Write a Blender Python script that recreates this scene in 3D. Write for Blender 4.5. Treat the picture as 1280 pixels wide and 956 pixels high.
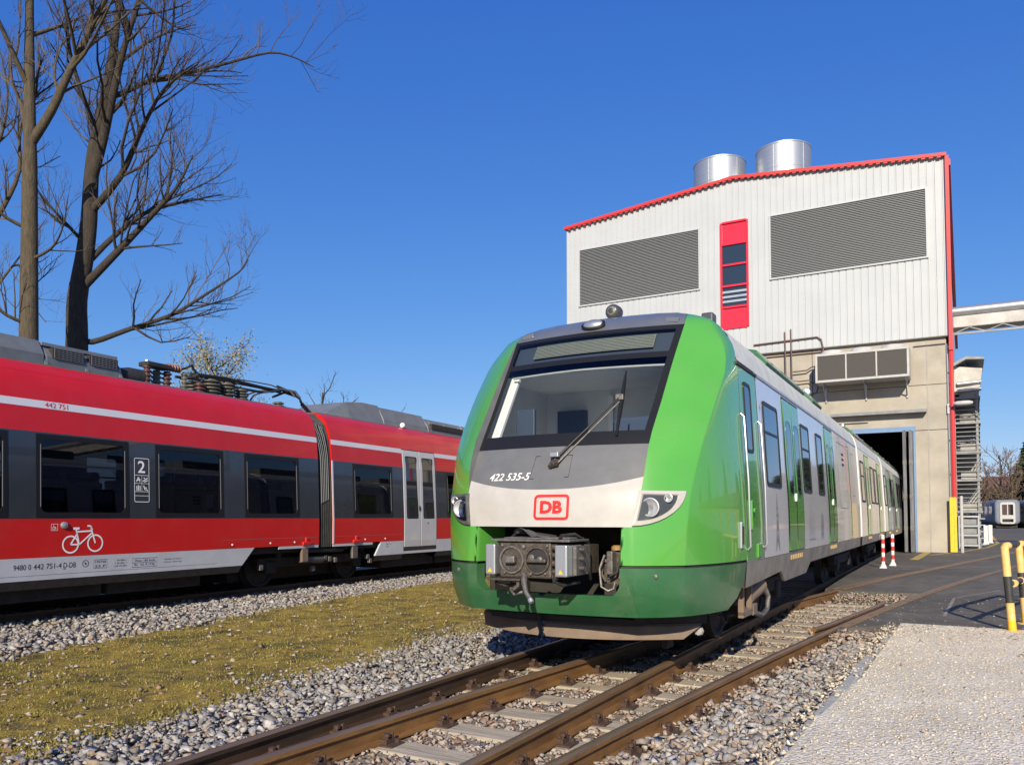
import bpy, math, random
import numpy as np
from mathutils import Vector, Matrix
R = math.radians
scene = bpy.context.scene
for o in list(bpy.data.objects):
    bpy.data.objects.remove(o)
random.seed(11)
rng = np.random.default_rng(7)

# ------------------------------------------------------------------ camera
# world: z = 0 is the top of the rails, +Y runs along the green train's track towards the hall
cam_data = bpy.data.cameras.new("camera")
cam_data.sensor_width = 36.0
cam_data.lens = 28.125
cam_data.shift_y = 0.0971
cam_data.clip_start = 0.05
cam_data.clip_end = 6000
cam = bpy.data.objects.new("camera", cam_data)
scene.collection.objects.link(cam)
cam.location = (0, 0, 1.45)
cam.rotation_euler = (R(92.5), 0, R(29.5))
scene.camera = cam

# ------------------------------------------------------------------ sky and sun
SUN_EL = R(26.5)
SUN_DIR = Vector((0.335, -0.942, 0)).normalized()          # horizontal direction towards the sun
world = bpy.data.worlds.new("World")
scene.world = world
world.use_nodes = True
wn = world.node_tree.nodes
wl = world.node_tree.links
wn.clear()
sky = wn.new("ShaderNodeTexSky")
sky.sky_type = 'NISHITA'
sky.sun_disc = False
sky.sun_elevation = SUN_EL
sky.sun_rotation = math.atan2(SUN_DIR.x, SUN_DIR.y)
sky.altitude = 300
sky.air_density = 1.0
sky.dust_density = 0.3
sky.ozone_density = 3.0
bg = wn.new("ShaderNodeBackground")
bg.inputs["Strength"].default_value = 0.088
wo = wn.new("ShaderNodeOutputWorld")
# the whole sky graded evenly towards the deep clear blue of the day
sep = wn.new("ShaderNodeSeparateColor"); com = wn.new("ShaderNodeCombineColor")
wl.new(sky.outputs[0], sep.inputs[0])
for i, (k, e) in enumerate(((.43, 1.22), (.95, .85), (3.22, .42))):
    pw = wn.new("ShaderNodeMath"); pw.operation = 'POWER'; pw.inputs[1].default_value = e
    mu = wn.new("ShaderNodeMath"); mu.operation = 'MULTIPLY'; mu.inputs[1].default_value = k
    wl.new(sep.outputs[i], pw.inputs[0]); wl.new(pw.outputs[0], mu.inputs[0]); wl.new(mu.outputs[0], com.inputs[i])
wl.new(com.outputs[0], bg.inputs[0])
wl.new(bg.outputs[0], wo.inputs[0])

sd = bpy.data.lights.new("sun", 'SUN')
sd.energy = 5.0
sd.angle = R(0.53)
sd.color = (1.0, 0.885, 0.70)
sun = bpy.data.objects.new("sun", sd)
scene.collection.objects.link(sun)
ldir = Vector((-SUN_DIR.x * math.cos(SUN_EL), -SUN_DIR.y * math.cos(SUN_EL), -math.sin(SUN_EL)))
sun.rotation_euler = ldir.to_track_quat('-Z', 'Y').to_euler()
sun.location = (20, -40, 40)

scene.view_settings.view_transform = 'Standard'
scene.view_settings.look = 'None'
scene.view_settings.exposure = 0.36
scene.view_settings.gamma = 1.0
scene.view_settings.use_curve_mapping = False
scene.cycles.max_bounces = 8
scene.cycles.transparent_max_bounces = 12

# ------------------------------------------------------------------ helpers
col = scene.collection

def tag(o, label=None, cat=None, group=None, kind=None):
    if label: o["label"] = label
    if cat: o["category"] = cat
    if group: o["group"] = group
    if kind: o["kind"] = kind
    return o

def empty(name, loc=(0, 0, 0), rz=0.0, parent=None):
    o = bpy.data.objects.new(name, None)
    o.empty_display_size = 0.3
    col.objects.link(o)
    o.location = loc
    o.rotation_euler = (0, 0, rz)
    o.parent = parent
    return o

def link(name, mesh, parent=None, loc=None, rz=None):
    o = bpy.data.objects.new(name, mesh)
    col.objects.link(o)
    o.parent = parent
    if loc is not None: o.location = loc
    if rz is not None: o.rotation_euler = (0, 0, rz)
    return o

class MB:
    """collects quads, boxes and tubes of ONE part"""
    def __init__(self):
        self.v = []; self.f = []
    def quad(self, a, b, c, d):
        i = len(self.v); self.v += [a, b, c, d]; self.f.append((i, i+1, i+2, i+3)); return self
    def tri(self, a, b, c):
        i = len(self.v); self.v += [a, b, c]; self.f.append((i, i+1, i+2)); return self
    def box(self, x0, x1, y0, y1, z0, z1):
        i = len(self.v)
        self.v += [(x0,y0,z0),(x1,y0,z0),(x1,y1,z0),(x0,y1,z0),(x0,y0,z1),(x1,y0,z1),(x1,y1,z1),(x0,y1,z1)]
        self.f += [tuple(i+k for k in q) for q in ((3,2,1,0),(4,5,6,7),(0,1,5,4),(1,2,6,5),(2,3,7,6),(3,0,4,7))]
        return self
    def bar(self, p, q, w, h=None, up=(0,0,1)):
        """box beam from p to q, w wide, h high"""
        h = h or w
        p = Vector(p); q = Vector(q); d = (q-p).normalized(); u = Vector(up)
        if abs(d.dot(u)) > .98: u = Vector((1,0,0))
        s = d.cross(u).normalized(); u = s.cross(d).normalized()
        i = len(self.v)
        for e in (p, q):
            for a, b in ((-1,-1),(1,-1),(1,1),(-1,1)):
                self.v.append(tuple(e + s*(a*w/2) + u*(b*h/2)))
        self.f += [tuple(i+k for k in t) for t in ((3,2,1,0),(4,5,6,7),(0,1,5,4),(1,2,6,5),(2,3,7,6),(3,0,4,7))]
        return self
    def tube(self, pts, rad, n=8, cap=True):
        pts = [Vector(p) for p in pts]
        rr = rad if isinstance(rad, (list, tuple)) else [rad]*len(pts)
        d0 = (pts[1]-pts[0]).normalized()
        u = Vector((0,0,1)) if abs(d0.z) < .9 else Vector((1,0,0))
        base = len(self.v)
        for k, p in enumerate(pts):
            if k == 0: d = pts[1]-pts[0]
            elif k == len(pts)-1: d = pts[k]-pts[k-1]
            else: d = pts[k+1]-pts[k-1]
            d.normalize()
            s = d.cross(u)
            if s.length < 1e-4: s = d.cross(Vector((0.3,1,0.2)))
            s.normalize(); u = s.cross(d).normalized()
            for j in range(n):
                a = 2*math.pi*j/n
                self.v.append(tuple(p + (s*math.cos(a)+u*math.sin(a))*rr[k]))
        for k in range(len(pts)-1):
            for j in range(n):
                a = base+k*n+j; b = base+k*n+(j+1) % n
                self.f.append((a, b, b+n, a+n))
        if cap:
            self.f.append(tuple(base+j for j in reversed(range(n))))
            e = base+(len(pts)-1)*n
            self.f.append(tuple(e+j for j in range(n)))
        return self
    def cyl(self, p, q, r, n=16, r2=None):
        return self.tube([p, q], [r, r if r2 is None else r2], n)
    def lathe(self, prof, c=(0,0,0), n=24, axis='z'):
        """profile of (radius, height) about an axis through c"""
        base = len(self.v)
        for r, h in prof:
            for j in range(n):
                a = 2*math.pi*j/n
                x, y = r*math.cos(a), r*math.sin(a)
                if axis == 'z': p = (c[0]+x, c[1]+y, c[2]+h)
                elif axis == 'y': p = (c[0]+x, c[1]+h, c[2]+y)
                else: p = (c[0]+h, c[1]+x, c[2]+y)
                self.v.append(p)
        for k in range(len(prof)-1):
            for j in range(n):
                a = base+k*n+j; b = base+k*n+(j+1) % n
                self.f.append((a, b, b+n, a+n))
        return self
    def prism(self, poly, fn, t0, t1):
        """closed polygon (a,b) extruded from t0 to t1; fn(a,b,t) -> point"""
        n = len(poly); i = len(self.v)
        for t in (t0, t1):
            for a, b in poly: self.v.append(tuple(fn(a, b, t)))
        self.f.append(tuple(i+k for k in reversed(range(n))))
        self.f.append(tuple(i+n+k for k in range(n)))
        for k in range(n):
            j = (k+1) % n
            self.f.append((i+k, i+j, i+n+j, i+n+k))
        return self
    def grid(self, P):
        """P: rows x cols of points"""
        i = len(self.v); nr = len(P); nc = len(P[0])
        for r in P:
            for p in r: self.v.append(tuple(p))
        for r in range(nr-1):
            for c in range(nc-1):
                a = i+r*nc+c
                self.f.append((a, a+1, a+nc+1, a+nc))
        return self
    def mesh(self, name, mat, smooth=False, angle=35, weld=False, fixn=True):
        me = bpy.data.meshes.new(name)
        me.from_pydata([tuple(map(float, p)) for p in self.v], [], self.f)
        if weld or fixn:
            import bmesh
            bm = bmesh.new(); bm.from_mesh(me)
            if weld: bmesh.ops.remove_doubles(bm, verts=bm.verts, dist=1e-4)
            if fixn: bmesh.ops.recalc_face_normals(bm, faces=bm.faces)
            bm.to_mesh(me); bm.free()
        if mat: me.materials.append(mat)
        if smooth:
            me.polygons.foreach_set("use_smooth", [True]*len(me.polygons))
            if angle < 180:
                me.set_sharp_from_angle(angle=R(angle))
        me.update()
        return me
    def build(self, name, mat, parent=None, smooth=False, angle=35, bevel=0, weld=False, loc=None, rz=None, fixn=True):
        o = link(name, self.mesh(name, mat, smooth, angle, weld, fixn), parent, loc, rz)
        if bevel:
            m = o.modifiers.new("bevel", 'BEVEL'); m.width = bevel; m.segments = 2; m.limit_method = 'ANGLE'; m.angle_limit = R(40)
        return o

def np_mesh(name, verts, faces, mat, smooth=False):
    """fast mesh from numpy arrays, all faces with the same corner count"""
    me = bpy.data.meshes.new(name)
    n = faces.shape[1]
    me.vertices.add(len(verts)); me.vertices.foreach_set("co", verts.astype(np.float32).ravel())
    me.loops.add(faces.size); me.loops.foreach_set("vertex_index", faces.astype(np.int32).ravel())
    me.polygons.add(len(faces))
    me.polygons.foreach_set("loop_start", np.arange(0, faces.size, n, dtype=np.int32))
    me.polygons.foreach_set("loop_total", np.full(len(faces), n, dtype=np.int32))
    if smooth: me.polygons.foreach_set("use_smooth", np.ones(len(faces), dtype=bool))
    me.materials.append(mat)
    me.update(calc_edges=True); me.validate()
    return me

# ------------------------------------------------------------------ materials
def new_mat(name):
    m = bpy.data.materials.new(name); m.use_nodes = True
    nt = m.node_tree
    return m, nt, nt.nodes["Principled BSDF"]

def node(nt, kind, **kw):
    n = nt.nodes.new(kind)
    for k, v in kw.items():
        if k in n.inputs: n.inputs[k].default_value = v
        else: setattr(n, k, v)
    return n

def ramp(nt, stops, fac):
    r = nt.nodes.new("ShaderNodeValToRGB")
    el = r.color_ramp.elements
    while len(el) < len(stops): el.new(0.5)
    for e, (p, c) in zip(el, stops):
        e.position = p; e.color = (*c, 1)
    nt.links.new(fac, r.inputs[0])
    return r

def rgb4(c): return (c[0], c[1], c[2], 1)

def pmat(name, c1, c2=None, scale=4.0, specks=0.0, rough=0.5, metal=0.0, bump=0.0, bscale=60.0, coat=0.0, lo=.35, hi=.65, stretch=None, rvar=0.0, spec=None):
    """principled material: two-tone noise, roughness variation and noise relief"""
    m, nt, b = new_mat(name)
    L = nt.links
    b.inputs["Roughness"].default_value = rough
    b.inputs["Metallic"].default_value = metal
    if coat:
        b.inputs["Coat Weight"].default_value = coat
        b.inputs["Coat Roughness"].default_value = 0.03
    if spec is not None: b.inputs["Specular IOR Level"].default_value = spec
    b.inputs["Base Color"].default_value = rgb4(c1)
    tc = node(nt, "ShaderNodeTexCoord")
    src = tc.outputs["Object"]
    if stretch:
        mp = node(nt, "ShaderNodeMapping"); mp.inputs["Scale"].default_value = stretch
        L.new(src, mp.inputs[0]); src = mp.outputs[0]
    if c2 or rvar:
        nz = node(nt, "ShaderNodeTexNoise", Scale=scale, Detail=6.0, Roughness=0.6)
        L.new(src, nz.inputs["Vector"])
        if c2:
            r = ramp(nt, [(lo, c1), (hi, c2)], nz.outputs[0])
            L.new(r.outputs[0], b.inputs["Base Color"])
        if rvar:
            mr = node(nt, "ShaderNodeMapRange")
            mr.inputs[1].default_value = .3; mr.inputs[2].default_value = .7
            mr.inputs[3].default_value = max(0, rough-rvar); mr.inputs[4].default_value = min(1, rough+rvar)
            L.new(nz.outputs[0], mr.inputs[0]); L.new(mr.outputs[0], b.inputs["Roughness"])
    if specks:
        # insect marks and stone chips: tiny dark dots, and a thin film of road dust in patches
        vo = node(nt, "ShaderNodeTexVoronoi", Scale=34.0); L.new(tc.outputs["Object"], vo.inputs["Vector"])
        lt = node(nt, "ShaderNodeMath", operation='LESS_THAN'); lt.inputs[1].default_value = .085; L.new(vo.outputs["Distance"], lt.inputs[0])
        sp = node(nt, "ShaderNodeSeparateColor"); L.new(vo.outputs["Color"], sp.inputs[0])
        l2 = node(nt, "ShaderNodeMath", operation='LESS_THAN'); l2.inputs[1].default_value = .35; L.new(sp.outputs[0], l2.inputs[0])
        mu_ = node(nt, "ShaderNodeMath", operation='MULTIPLY'); L.new(lt.outputs[0], mu_.inputs[0]); L.new(l2.outputs[0], mu_.inputs[1])
        ms = node(nt, "ShaderNodeMath", operation='MULTIPLY'); ms.inputs[1].default_value = specks; L.new(mu_.outputs[0], ms.inputs[0])
        nd = node(nt, "ShaderNodeTexNoise", Scale=2.3, Detail=7.0, Roughness=.7); L.new(tc.outputs["Object"], nd.inputs["Vector"])
        md = node(nt, "ShaderNodeMapRange"); md.inputs[1].default_value = .48; md.inputs[2].default_value = .75; md.inputs[3].default_value = 0; md.inputs[4].default_value = .35*specks
        L.new(nd.outputs[0], md.inputs[0])
        src_c = b.inputs["Base Color"].links[0].from_socket
        m1 = node(nt, "ShaderNodeMix", data_type='RGBA'); L.new(md.outputs[0], m1.inputs[0]); L.new(src_c, m1.inputs[6]); m1.inputs[7].default_value = (.22,.19,.15,1)
        m2 = node(nt, "ShaderNodeMix", data_type='RGBA'); L.new(ms.outputs[0], m2.inputs[0]); L.new(m1.outputs[2], m2.inputs[6]); m2.inputs[7].default_value = (.05,.045,.04,1)
        L.new(m2.outputs[2], b.inputs["Base Color"])
    if bump:
        n2 = node(nt, "ShaderNodeTexNoise", Scale=bscale, Detail=4.0)
        L.new(src, n2.inputs["Vector"])
        bp = node(nt, "ShaderNodeBump", Strength=bump, Distance=0.02)
        L.new(n2.outputs[0], bp.inputs["Height"]); L.new(bp.outputs[0], b.inputs["Normal"])
    return m

def glass_mat(name, tint, refl_ior=1.5, rough=0.0):
    m, nt, b = new_mat(name)
    nt.nodes.remove(b)
    out = [n for n in nt.nodes if n.type == 'OUTPUT_MATERIAL'][0]
    tr = node(nt, "ShaderNodeBsdfTransparent"); tr.inputs[0].default_value = rgb4(tint)
    gl = node(nt, "ShaderNodeBsdfGlossy"); gl.inputs["Roughness"].default_value = rough
    fr = node(nt, "ShaderNodeFresnel"); fr.inputs[0].default_value = refl_ior
    mx = node(nt, "ShaderNodeMixShader")
    L = nt.links
    L.new(fr.outputs[0], mx.inputs[0]); L.new(tr.outputs[0], mx.inputs[1]); L.new(gl.outputs[0], mx.inputs[2])
    L.new(mx.outputs[0], out.inputs[0])
    return m

def stone_mat(name, cols, rough=0.85, bump=.25):
    """one tint per stone, from the island's random number"""
    m, nt, b = new_mat(name); L = nt.links
    g = node(nt, "ShaderNodeNewGeometry")
    k = len(cols)
    r = ramp(nt, [(i/(k-1), c) for i, c in enumerate(cols)], g.outputs["Random Per Island"])
    tc = node(nt, "ShaderNodeTexCoord")
    nz = node(nt, "ShaderNodeTexNoise", Scale=45.0, Detail=3.0)
    L.new(tc.outputs["Object"], nz.inputs["Vector"])
    mx = node(nt, "ShaderNodeMix", data_type='RGBA', blend_type='MULTIPLY'); mx.inputs[0].default_value = .75
    r2 = ramp(nt, [(.3, (.55,.55,.55)), (.7, (1.15,1.12,1.08))], nz.outputs[0])
    L.new(r.outputs[0], mx.inputs[6]); L.new(r2.outputs[0], mx.inputs[7]); L.new(mx.outputs[2], b.inputs["Base Color"])
    b.inputs["Roughness"].default_value = rough
    bp = node(nt, "ShaderNodeBump", Strength=bump*1.6, Distance=0.012)
    L.new(nz.outputs[0], bp.inputs["Height"]); L.new(bp.outputs[0], b.inputs["Normal"])
    return m

def ground_mat(name, stops, scale, rough=.9, bump=.4, bscale=35, stops2=None, scale2=.6, mix2=.5, grain=0):
    m, nt, b = new_mat(name); L = nt.links
    tc = node(nt, "ShaderNodeTexCoord")
    nz = node(nt, "ShaderNodeTexNoise", Scale=scale, Detail=8.0, Roughness=.65)
    L.new(tc.outputs["Object"], nz.inputs["Vector"])
    r = ramp(nt, stops, nz.outputs[0]); c = r.outputs[0]
    if stops2:
        n2 = node(nt, "ShaderNodeTexNoise", Scale=scale2, Detail=4.0)
        L.new(tc.outputs["Object"], n2.inputs["Vector"])
        r2 = ramp(nt, stops2, n2.outputs[0])
        mx = node(nt, "ShaderNodeMix", data_type='RGBA', blend_type='MULTIPLY'); mx.inputs[0].default_value = mix2
        L.new(c, mx.inputs[6]); L.new(r2.outputs[0], mx.inputs[7]); c = mx.outputs[2]
    if grain:
        n4 = node(nt, "ShaderNodeTexNoise", Scale=grain, Detail=3.0, Roughness=.7)
        L.new(tc.outputs["Object"], n4.inputs["Vector"])
        r4 = ramp(nt, [(.34, (.38,.36,.33)), (.52, (.9,.9,.9)), (.68, (1.25,1.25,1.2))], n4.outputs[0])
        m4 = node(nt, "ShaderNodeMix", data_type='RGBA', blend_type='MULTIPLY'); m4.inputs[0].default_value = 1.0
        L.new(c, m4.inputs[6]); L.new(r4.outputs[0], m4.inputs[7]); c = m4.outputs[2]
    L.new(c, b.inputs["Base Color"]); b.inputs["Roughness"].default_value = rough
    n3 = node(nt, "ShaderNodeTexNoise", Scale=bscale, Detail=6.0, Roughness=.7)
    L.new(tc.outputs["Object"], n3.inputs["Vector"])
    bp = node(nt, "ShaderNodeBump", Strength=bump, Distance=0.03)
    L.new(n3.outputs[0], bp.inputs["Height"]); L.new(bp.outputs[0], b.inputs["Normal"])
    return m

def pebble_mat(name, cols, scale, bump=.6):
    m, nt, b = new_mat(name); L = nt.links
    tc = node(nt, "ShaderNodeTexCoord")
    vo = node(nt, "ShaderNodeTexVoronoi", Scale=scale); vo.inputs["Randomness"].default_value = 1
    L.new(tc.outputs["Object"], vo.inputs["Vector"])
    sp = node(nt, "ShaderNodeSeparateColor"); L.new(vo.outputs["Color"], sp.inputs[0])
    k = len(cols)
    r = ramp(nt, [(i/(k-1), c) for i, c in enumerate(cols)], sp.outputs[0])
    nz = node(nt, "ShaderNodeTexNoise", Scale=1.3, Detail=5.0)
    L.new(tc.outputs["Object"], nz.inputs["Vector"])
    r2 = ramp(nt, [(.3, (.78,.76,.72)), (.65, (1,1,1))], nz.outputs[0])
    mx = node(nt, "ShaderNodeMix", data_type='RGBA', blend_type='MULTIPLY'); mx.inputs[0].default_value = .8
    L.new(r.outputs[0], mx.inputs[6]); L.new(r2.outputs[0], mx.inputs[7])
    gap = node(nt, "ShaderNodeMapRange"); gap.inputs[1].default_value = .35; gap.inputs[2].default_value = .75
    gap.inputs[3].default_value = 1; gap.inputs[4].default_value = 0
    L.new(vo.outputs["Distance"], gap.inputs[0])
    L.new(mx.outputs[2], b.inputs["Base Color"]); b.inputs["Roughness"].default_value = .85
    bp = node(nt, "ShaderNodeBump", Strength=bump, Distance=0.012)
    L.new(gap.outputs[0], bp.inputs["Height"]); L.new(bp.outputs[0], b.inputs["Normal"])
    return m

def wood_mat(name):
    m, nt, b = new_mat(name); L = nt.links
    tc = node(nt, "ShaderNodeTexCoord")
    mp = node(nt, "ShaderNodeMapping"); mp.inputs["Scale"].default_value = (1.2, 26, 26)
    L.new(tc.outputs["Object"], mp.inputs[0])
    oi = node(nt, "ShaderNodeObjectInfo")
    nz = node(nt, "ShaderNodeTexNoise", Scale=1.6, Detail=6.0, Roughness=.7, noise_dimensions='4D')
    L.new(mp.outputs[0], nz.inputs["Vector"])
    mu = node(nt, "ShaderNodeMath", operation='MULTIPLY'); mu.inputs[1].default_value = 40
    L.new(oi.outputs["Random"], mu.inputs[0]); L.new(mu.outputs[0], nz.inputs["W"])
    r = ramp(nt, [(.28, (.12,.095,.065)), (.45, (.33,.28,.205)), (.7, (.52,.46,.36))], nz.outputs[0])
    L.new(r.outputs[0], b.inputs["Base Color"]); b.inputs["Roughness"].default_value = .85
    bp = node(nt, "ShaderNodeBump", Strength=.7, Distance=0.015)
    L.new(nz.outputs[0], bp.inputs["Height"]); L.new(bp.outputs[0], b.inputs["Normal"])
    return m

M = {}
M['green']   = pmat('green_paint', (.075,.31,.040), (.085,.335,.045), 1.2, rough=.24, coat=.8, rvar=.05, specks=.35)
M['dgreen']  = pmat('dark_green_paint', (.020,.105,.036), (.034,.125,.05), 3, rough=.34, coat=.4, rvar=.10, specks=.8)
M['cream']   = pmat('cream_white_paint', (.465,.45,.415), (.42,.405,.37), 5, rough=.35, coat=.3, specks=.55)
M['silver']  = pmat('silver_white_paint', (.66,.66,.66), (.60,.60,.60), 2, rough=.20, coat=.7, rvar=.05)
M['roofwht'] = pmat('roof_white_paint', (.66,.66,.58), (.50,.51,.44), 3, rough=.4)
M['beige']   = pmat('beige_unpainted_panel', (.66,.61,.50), (.58,.52,.42), 2.0, rough=.35, coat=.3, rvar=.1)
M['grey']    = pmat('grey_panel_paint', (.115,.12,.125), (.135,.14,.145), 6, rough=.45, specks=.4)
M['capgrey'] = pmat('grey_cap_paint', (.10,.11,.125), (.12,.13,.145), 4, rough=.28, coat=.4)
M['black']   = pmat('black_trim', (.012,.012,.013), rough=.42, spec=.3)
M['rubber']  = pmat('black_rubber', (.015,.015,.015), (.03,.03,.03), 8, rough=.7)
M['dark']    = pmat('underframe_black', (.018,.017,.016), (.035,.03,.026), 7, rough=.8)
M['skirt']   = pmat('dusty_aluminium_skirt', (.34,.32,.28), (.22,.20,.17), 3, rough=.45, metal=.35, rvar=.12)
M['steel']   = pmat('worn_grey_steel', (.20,.19,.18), (.11,.10,.09), 18, rough=.5, metal=.5, bump=.15)
M['castiron']= pmat('brown_greased_steel', (.11,.09,.07), (.05,.042,.036), 22, rough=.55, metal=.3, bump=.3, bscale=50)
M['dustplate'] = pmat('dusty_brown_plate', (.20,.145,.105), (.15,.11,.08), 6, rough=.85)
M['chrome']  = pmat('bright_steel', (.75,.75,.74), rough=.18, metal=1.0)
M['galv']    = pmat('galvanised_metal', (.50,.52,.54), (.40,.42,.44), 3, rough=.38, metal=.7, rvar=.08)
M['stack']   = pmat('brushed_stack_metal', (.50,.52,.54), (.40,.42,.44), 1.0, rough=.46, metal=.7, stretch=(1,1,14), rvar=.08)
M['white']   = pmat('white_print', (.80,.80,.80), rough=.5)
M['logored'] = pmat('red_print', (.62,.02,.015), rough=.45)
M['blacktxt']= pmat('black_print', (.03,.03,.035), rough=.6)
M['greytxt'] = pmat('grey_print', (.16,.17,.19), rough=.5)
M['red']     = pmat('red_train_paint', (.54,.010,.010), (.48,.010,.009), 1.5, specks=.18, rough=.40, coat=.16, rvar=.05)
M['stripe']  = pmat('pale_grey_stripe', (.60,.62,.66), rough=.35, coat=.3)
M['anthra']  = pmat('anthracite_band', (.028,.034,.042), (.034,.04,.048), 2, rough=.16, coat=.6)
M['skirtwht']= pmat('pale_grey_skirt', (.52,.55,.60), (.46,.48,.52), 2.5, rough=.4, coat=.2, rvar=.1)
M['doorgrey']= pmat('silver_door', (.52,.53,.55), (.48,.49,.51), 2, rough=.3, coat=.4)
M['acgrey']  = pmat('grey_roof_unit', (.15,.165,.175), (.12,.13,.14), 4, rough=.45)
M['ins_brown'] = pmat('brown_insulator', (.10,.038,.032), (.06,.03,.026), 9, rough=.45)
M['ins_pink']  = pmat('pink_brown_insulator', (.24,.095,.08), (.16,.07,.06), 9, rough=.5)
M['ins_olive'] = pmat('grey_olive_insulator', (.13,.125,.095), (.08,.078,.062), 8, rough=.5)
M['seat']    = pmat('seat_fabric', (.05,.07,.12), rough=.9)
M['interior']= pmat('cab_interior_grey', (.66,.68,.70), (.60,.62,.64), 3, rough=.6)
M['cabdark'] = pmat('cab_dark_panel', (.05,.065,.09), rough=.4)
M['console'] = pmat('console_grey_blue', (.42,.50,.60), rough=.5)
M['saloon']  = pmat('saloon_lining', (.32,.32,.32), rough=.7)
M['wind']    = glass_mat('windscreen_glass', (.86,.90,.91), 1.45)
M['pane']    = glass_mat('tinted_train_glass', (.20,.22,.24), 1.55)
M['dglass']  = pmat('dark_reflective_glass', (.012,.014,.018), rough=.03, spec=.9, coat=.4)
M['hallglass'] = pmat('hall_window_glass', (.02,.03,.045), rough=.04, spec=1.0)
M['lens']    = glass_mat('lamp_lens', (.86,.88,.9), 1.4)
M['reflector'] = pmat('lamp_reflector', (.62,.62,.62), rough=.32, metal=.55)
M['lampdark'] = pmat('lamp_housing', (.05,.055,.06), rough=.35)
M['ambering'] = pmat('amber_cap', (.30,.19,.07), rough=.5)
M['tarp']    = pmat('green_grey_tarpaulin', (.10,.13,.12), (.06,.08,.075), 12, rough=.6)
M['yellow']  = pmat('yellow_paint', (.80,.50,.02), (.72,.42,.03), 9, rough=.5)
M['yelpale'] = pmat('faded_yellow_paint', (.72,.50,.20), (.66,.42,.12), 14, rough=.6)
M['blkpaint'] = pmat('black_paint', (.02,.021,.023), (.04,.04,.04), 9, rough=.5)
M['postwhite'] = pmat('white_post_paint', (.75,.73,.70), (.60,.58,.55), 10, rough=.5)
M['postred'] = pmat('red_post_paint', (.55,.03,.03), (.42,.03,.03), 10, rough=.5)
M['rail']    = pmat('rusty_rail', (.26,.135,.045), (.16,.08,.028), 9, rough=.62, metal=.25, bump=.2, bscale=70, stretch=(1,.25,1))
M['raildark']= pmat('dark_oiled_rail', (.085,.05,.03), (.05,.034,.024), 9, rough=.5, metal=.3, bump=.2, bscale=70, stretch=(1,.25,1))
M['railtop'] = pmat('worn_rail_head', (.25,.17,.10), (.16,.11,.07), 6, rough=.42, metal=.4, stretch=(1,.15,1))
M['rusty']   = pmat('dark_rusty_iron', (.085,.045,.028), (.045,.026,.018), 30, rough=.85, bump=.4, bscale=60)
M['raildirt'] = pmat('rusty_rail_dirt', (.26,.165,.085), (.15,.095,.05), 5, rough=.9, bump=.3)
M['gasket'] = pmat('gasket_highlight', (.20,.205,.21), rough=.35)
M['wood']    = wood_mat('weathered_sleeper_wood')
M['ballast'] = stone_mat('grey_ballast', [(.12,.12,.12),(.42,.40,.37),(.23,.235,.24),(.50,.48,.45),(.16,.145,.13),(.36,.345,.33),(.32,.24,.17),(.28,.285,.30)])
M['ballastb'] = stone_mat('brownish_ballast', [(.16,.12,.09),(.44,.36,.28),(.24,.22,.20),(.50,.42,.34),(.22,.13,.09),(.38,.34,.30),(.30,.19,.12),(.42,.40,.38)])
M['ballbase'] = ground_mat('ballast_fines', [(.3,(.085,.066,.05)),(.5,(.22,.18,.14)),(.7,(.36,.31,.25))], 26, bump=.8, bscale=30)
M['moss']    = ground_mat('dry_moss', [(.30,(.06,.046,.020)),(.41,(.20,.140,.030)),(.52,(.36,.255,.026)),(.70,(.50,.375,.055))], 5.0, bump=1.0, bscale=45,
                          stops2=[(.34,(.34,.44,.30)),(.45,(.80,.85,.7)),(.60,(1,1,1))], scale2=1.4, mix2=.95, grain=60)
M['mossblade'] = stone_mat('dry_moss_tufts', [(.10,.10,.025),(.33,.25,.05),(.18,.14,.04),(.42,.33,.10),(.14,.15,.03),(.27,.20,.055)], bump=0)
M['weed'] = stone_mat('green_weed_blades', [(.06,.10,.02),(.10,.14,.03),(.16,.17,.05),(.08,.12,.025)], bump=0)
M['deadleaf'] = stone_mat('dead_leaf', [(.22,.12,.06),(.30,.19,.10),(.16,.09,.05),(.36,.25,.15)], bump=0)
M['earth']   = ground_mat('yard_ground', [(.3,(.07,.06,.04)),(.5,(.13,.12,.06)),(.7,(.18,.16,.09))], .35, bump=.3)
M['asphalt'] = ground_mat('worn_asphalt', [(.3,(.085,.079,.068)),(.5,(.135,.124,.106)),(.72,(.20,.182,.152))], 3.0, rough=.85, bump=.35, bscale=120,
                          stops2=[(.35,(.55,.55,.55)),(.6,(1,1,1))], scale2=.35, mix2=.7, grain=90)
M['pad']     = pebble_mat('pale_exposed_aggregate', [(.74,.68,.56),(.60,.53,.42),(.80,.75,.64),(.68,.60,.48),(.78,.72,.61),(.50,.42,.32)], 46)
M['padstone'] = stone_mat('cream_pad_stones', [(.68,.61,.47),(.50,.42,.31),(.76,.70,.58),(.58,.50,.37),(.38,.31,.23),(.70,.63,.5)], bump=.1)
M['kerb']    = pmat('grey_kerb_concrete', (.40,.40,.39), (.28,.28,.27), 9, rough=.9, bump=.4)
M['yline']   = pmat('worn_yellow_line', (.50,.36,.08), (.28,.22,.10), 7, rough=.8)
M['wline']   = pmat('worn_pale_line', (.30,.28,.24), (.14,.135,.12), 7, rough=.8)
M['concrete']= pmat('cream_concrete_panel', (.40,.368,.31), (.315,.288,.24), 1.1, rough=.85, bump=.15, bscale=40)
M['concdark'] = pmat('stained_concrete_joint', (.13,.115,.10), rough=.9)
M['cladding']= pmat('white_metal_cladding', (.44,.465,.485), (.41,.435,.455), .8, rough=.45)
M['trimred'] = pmat('red_metal_trim', (.60,.035,.03), (.53,.03,.03), 3, rough=.4)
M['panelred'] = pmat('red_glazing_panel', (.66,.022,.045), rough=.25, coat=.3)
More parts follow.
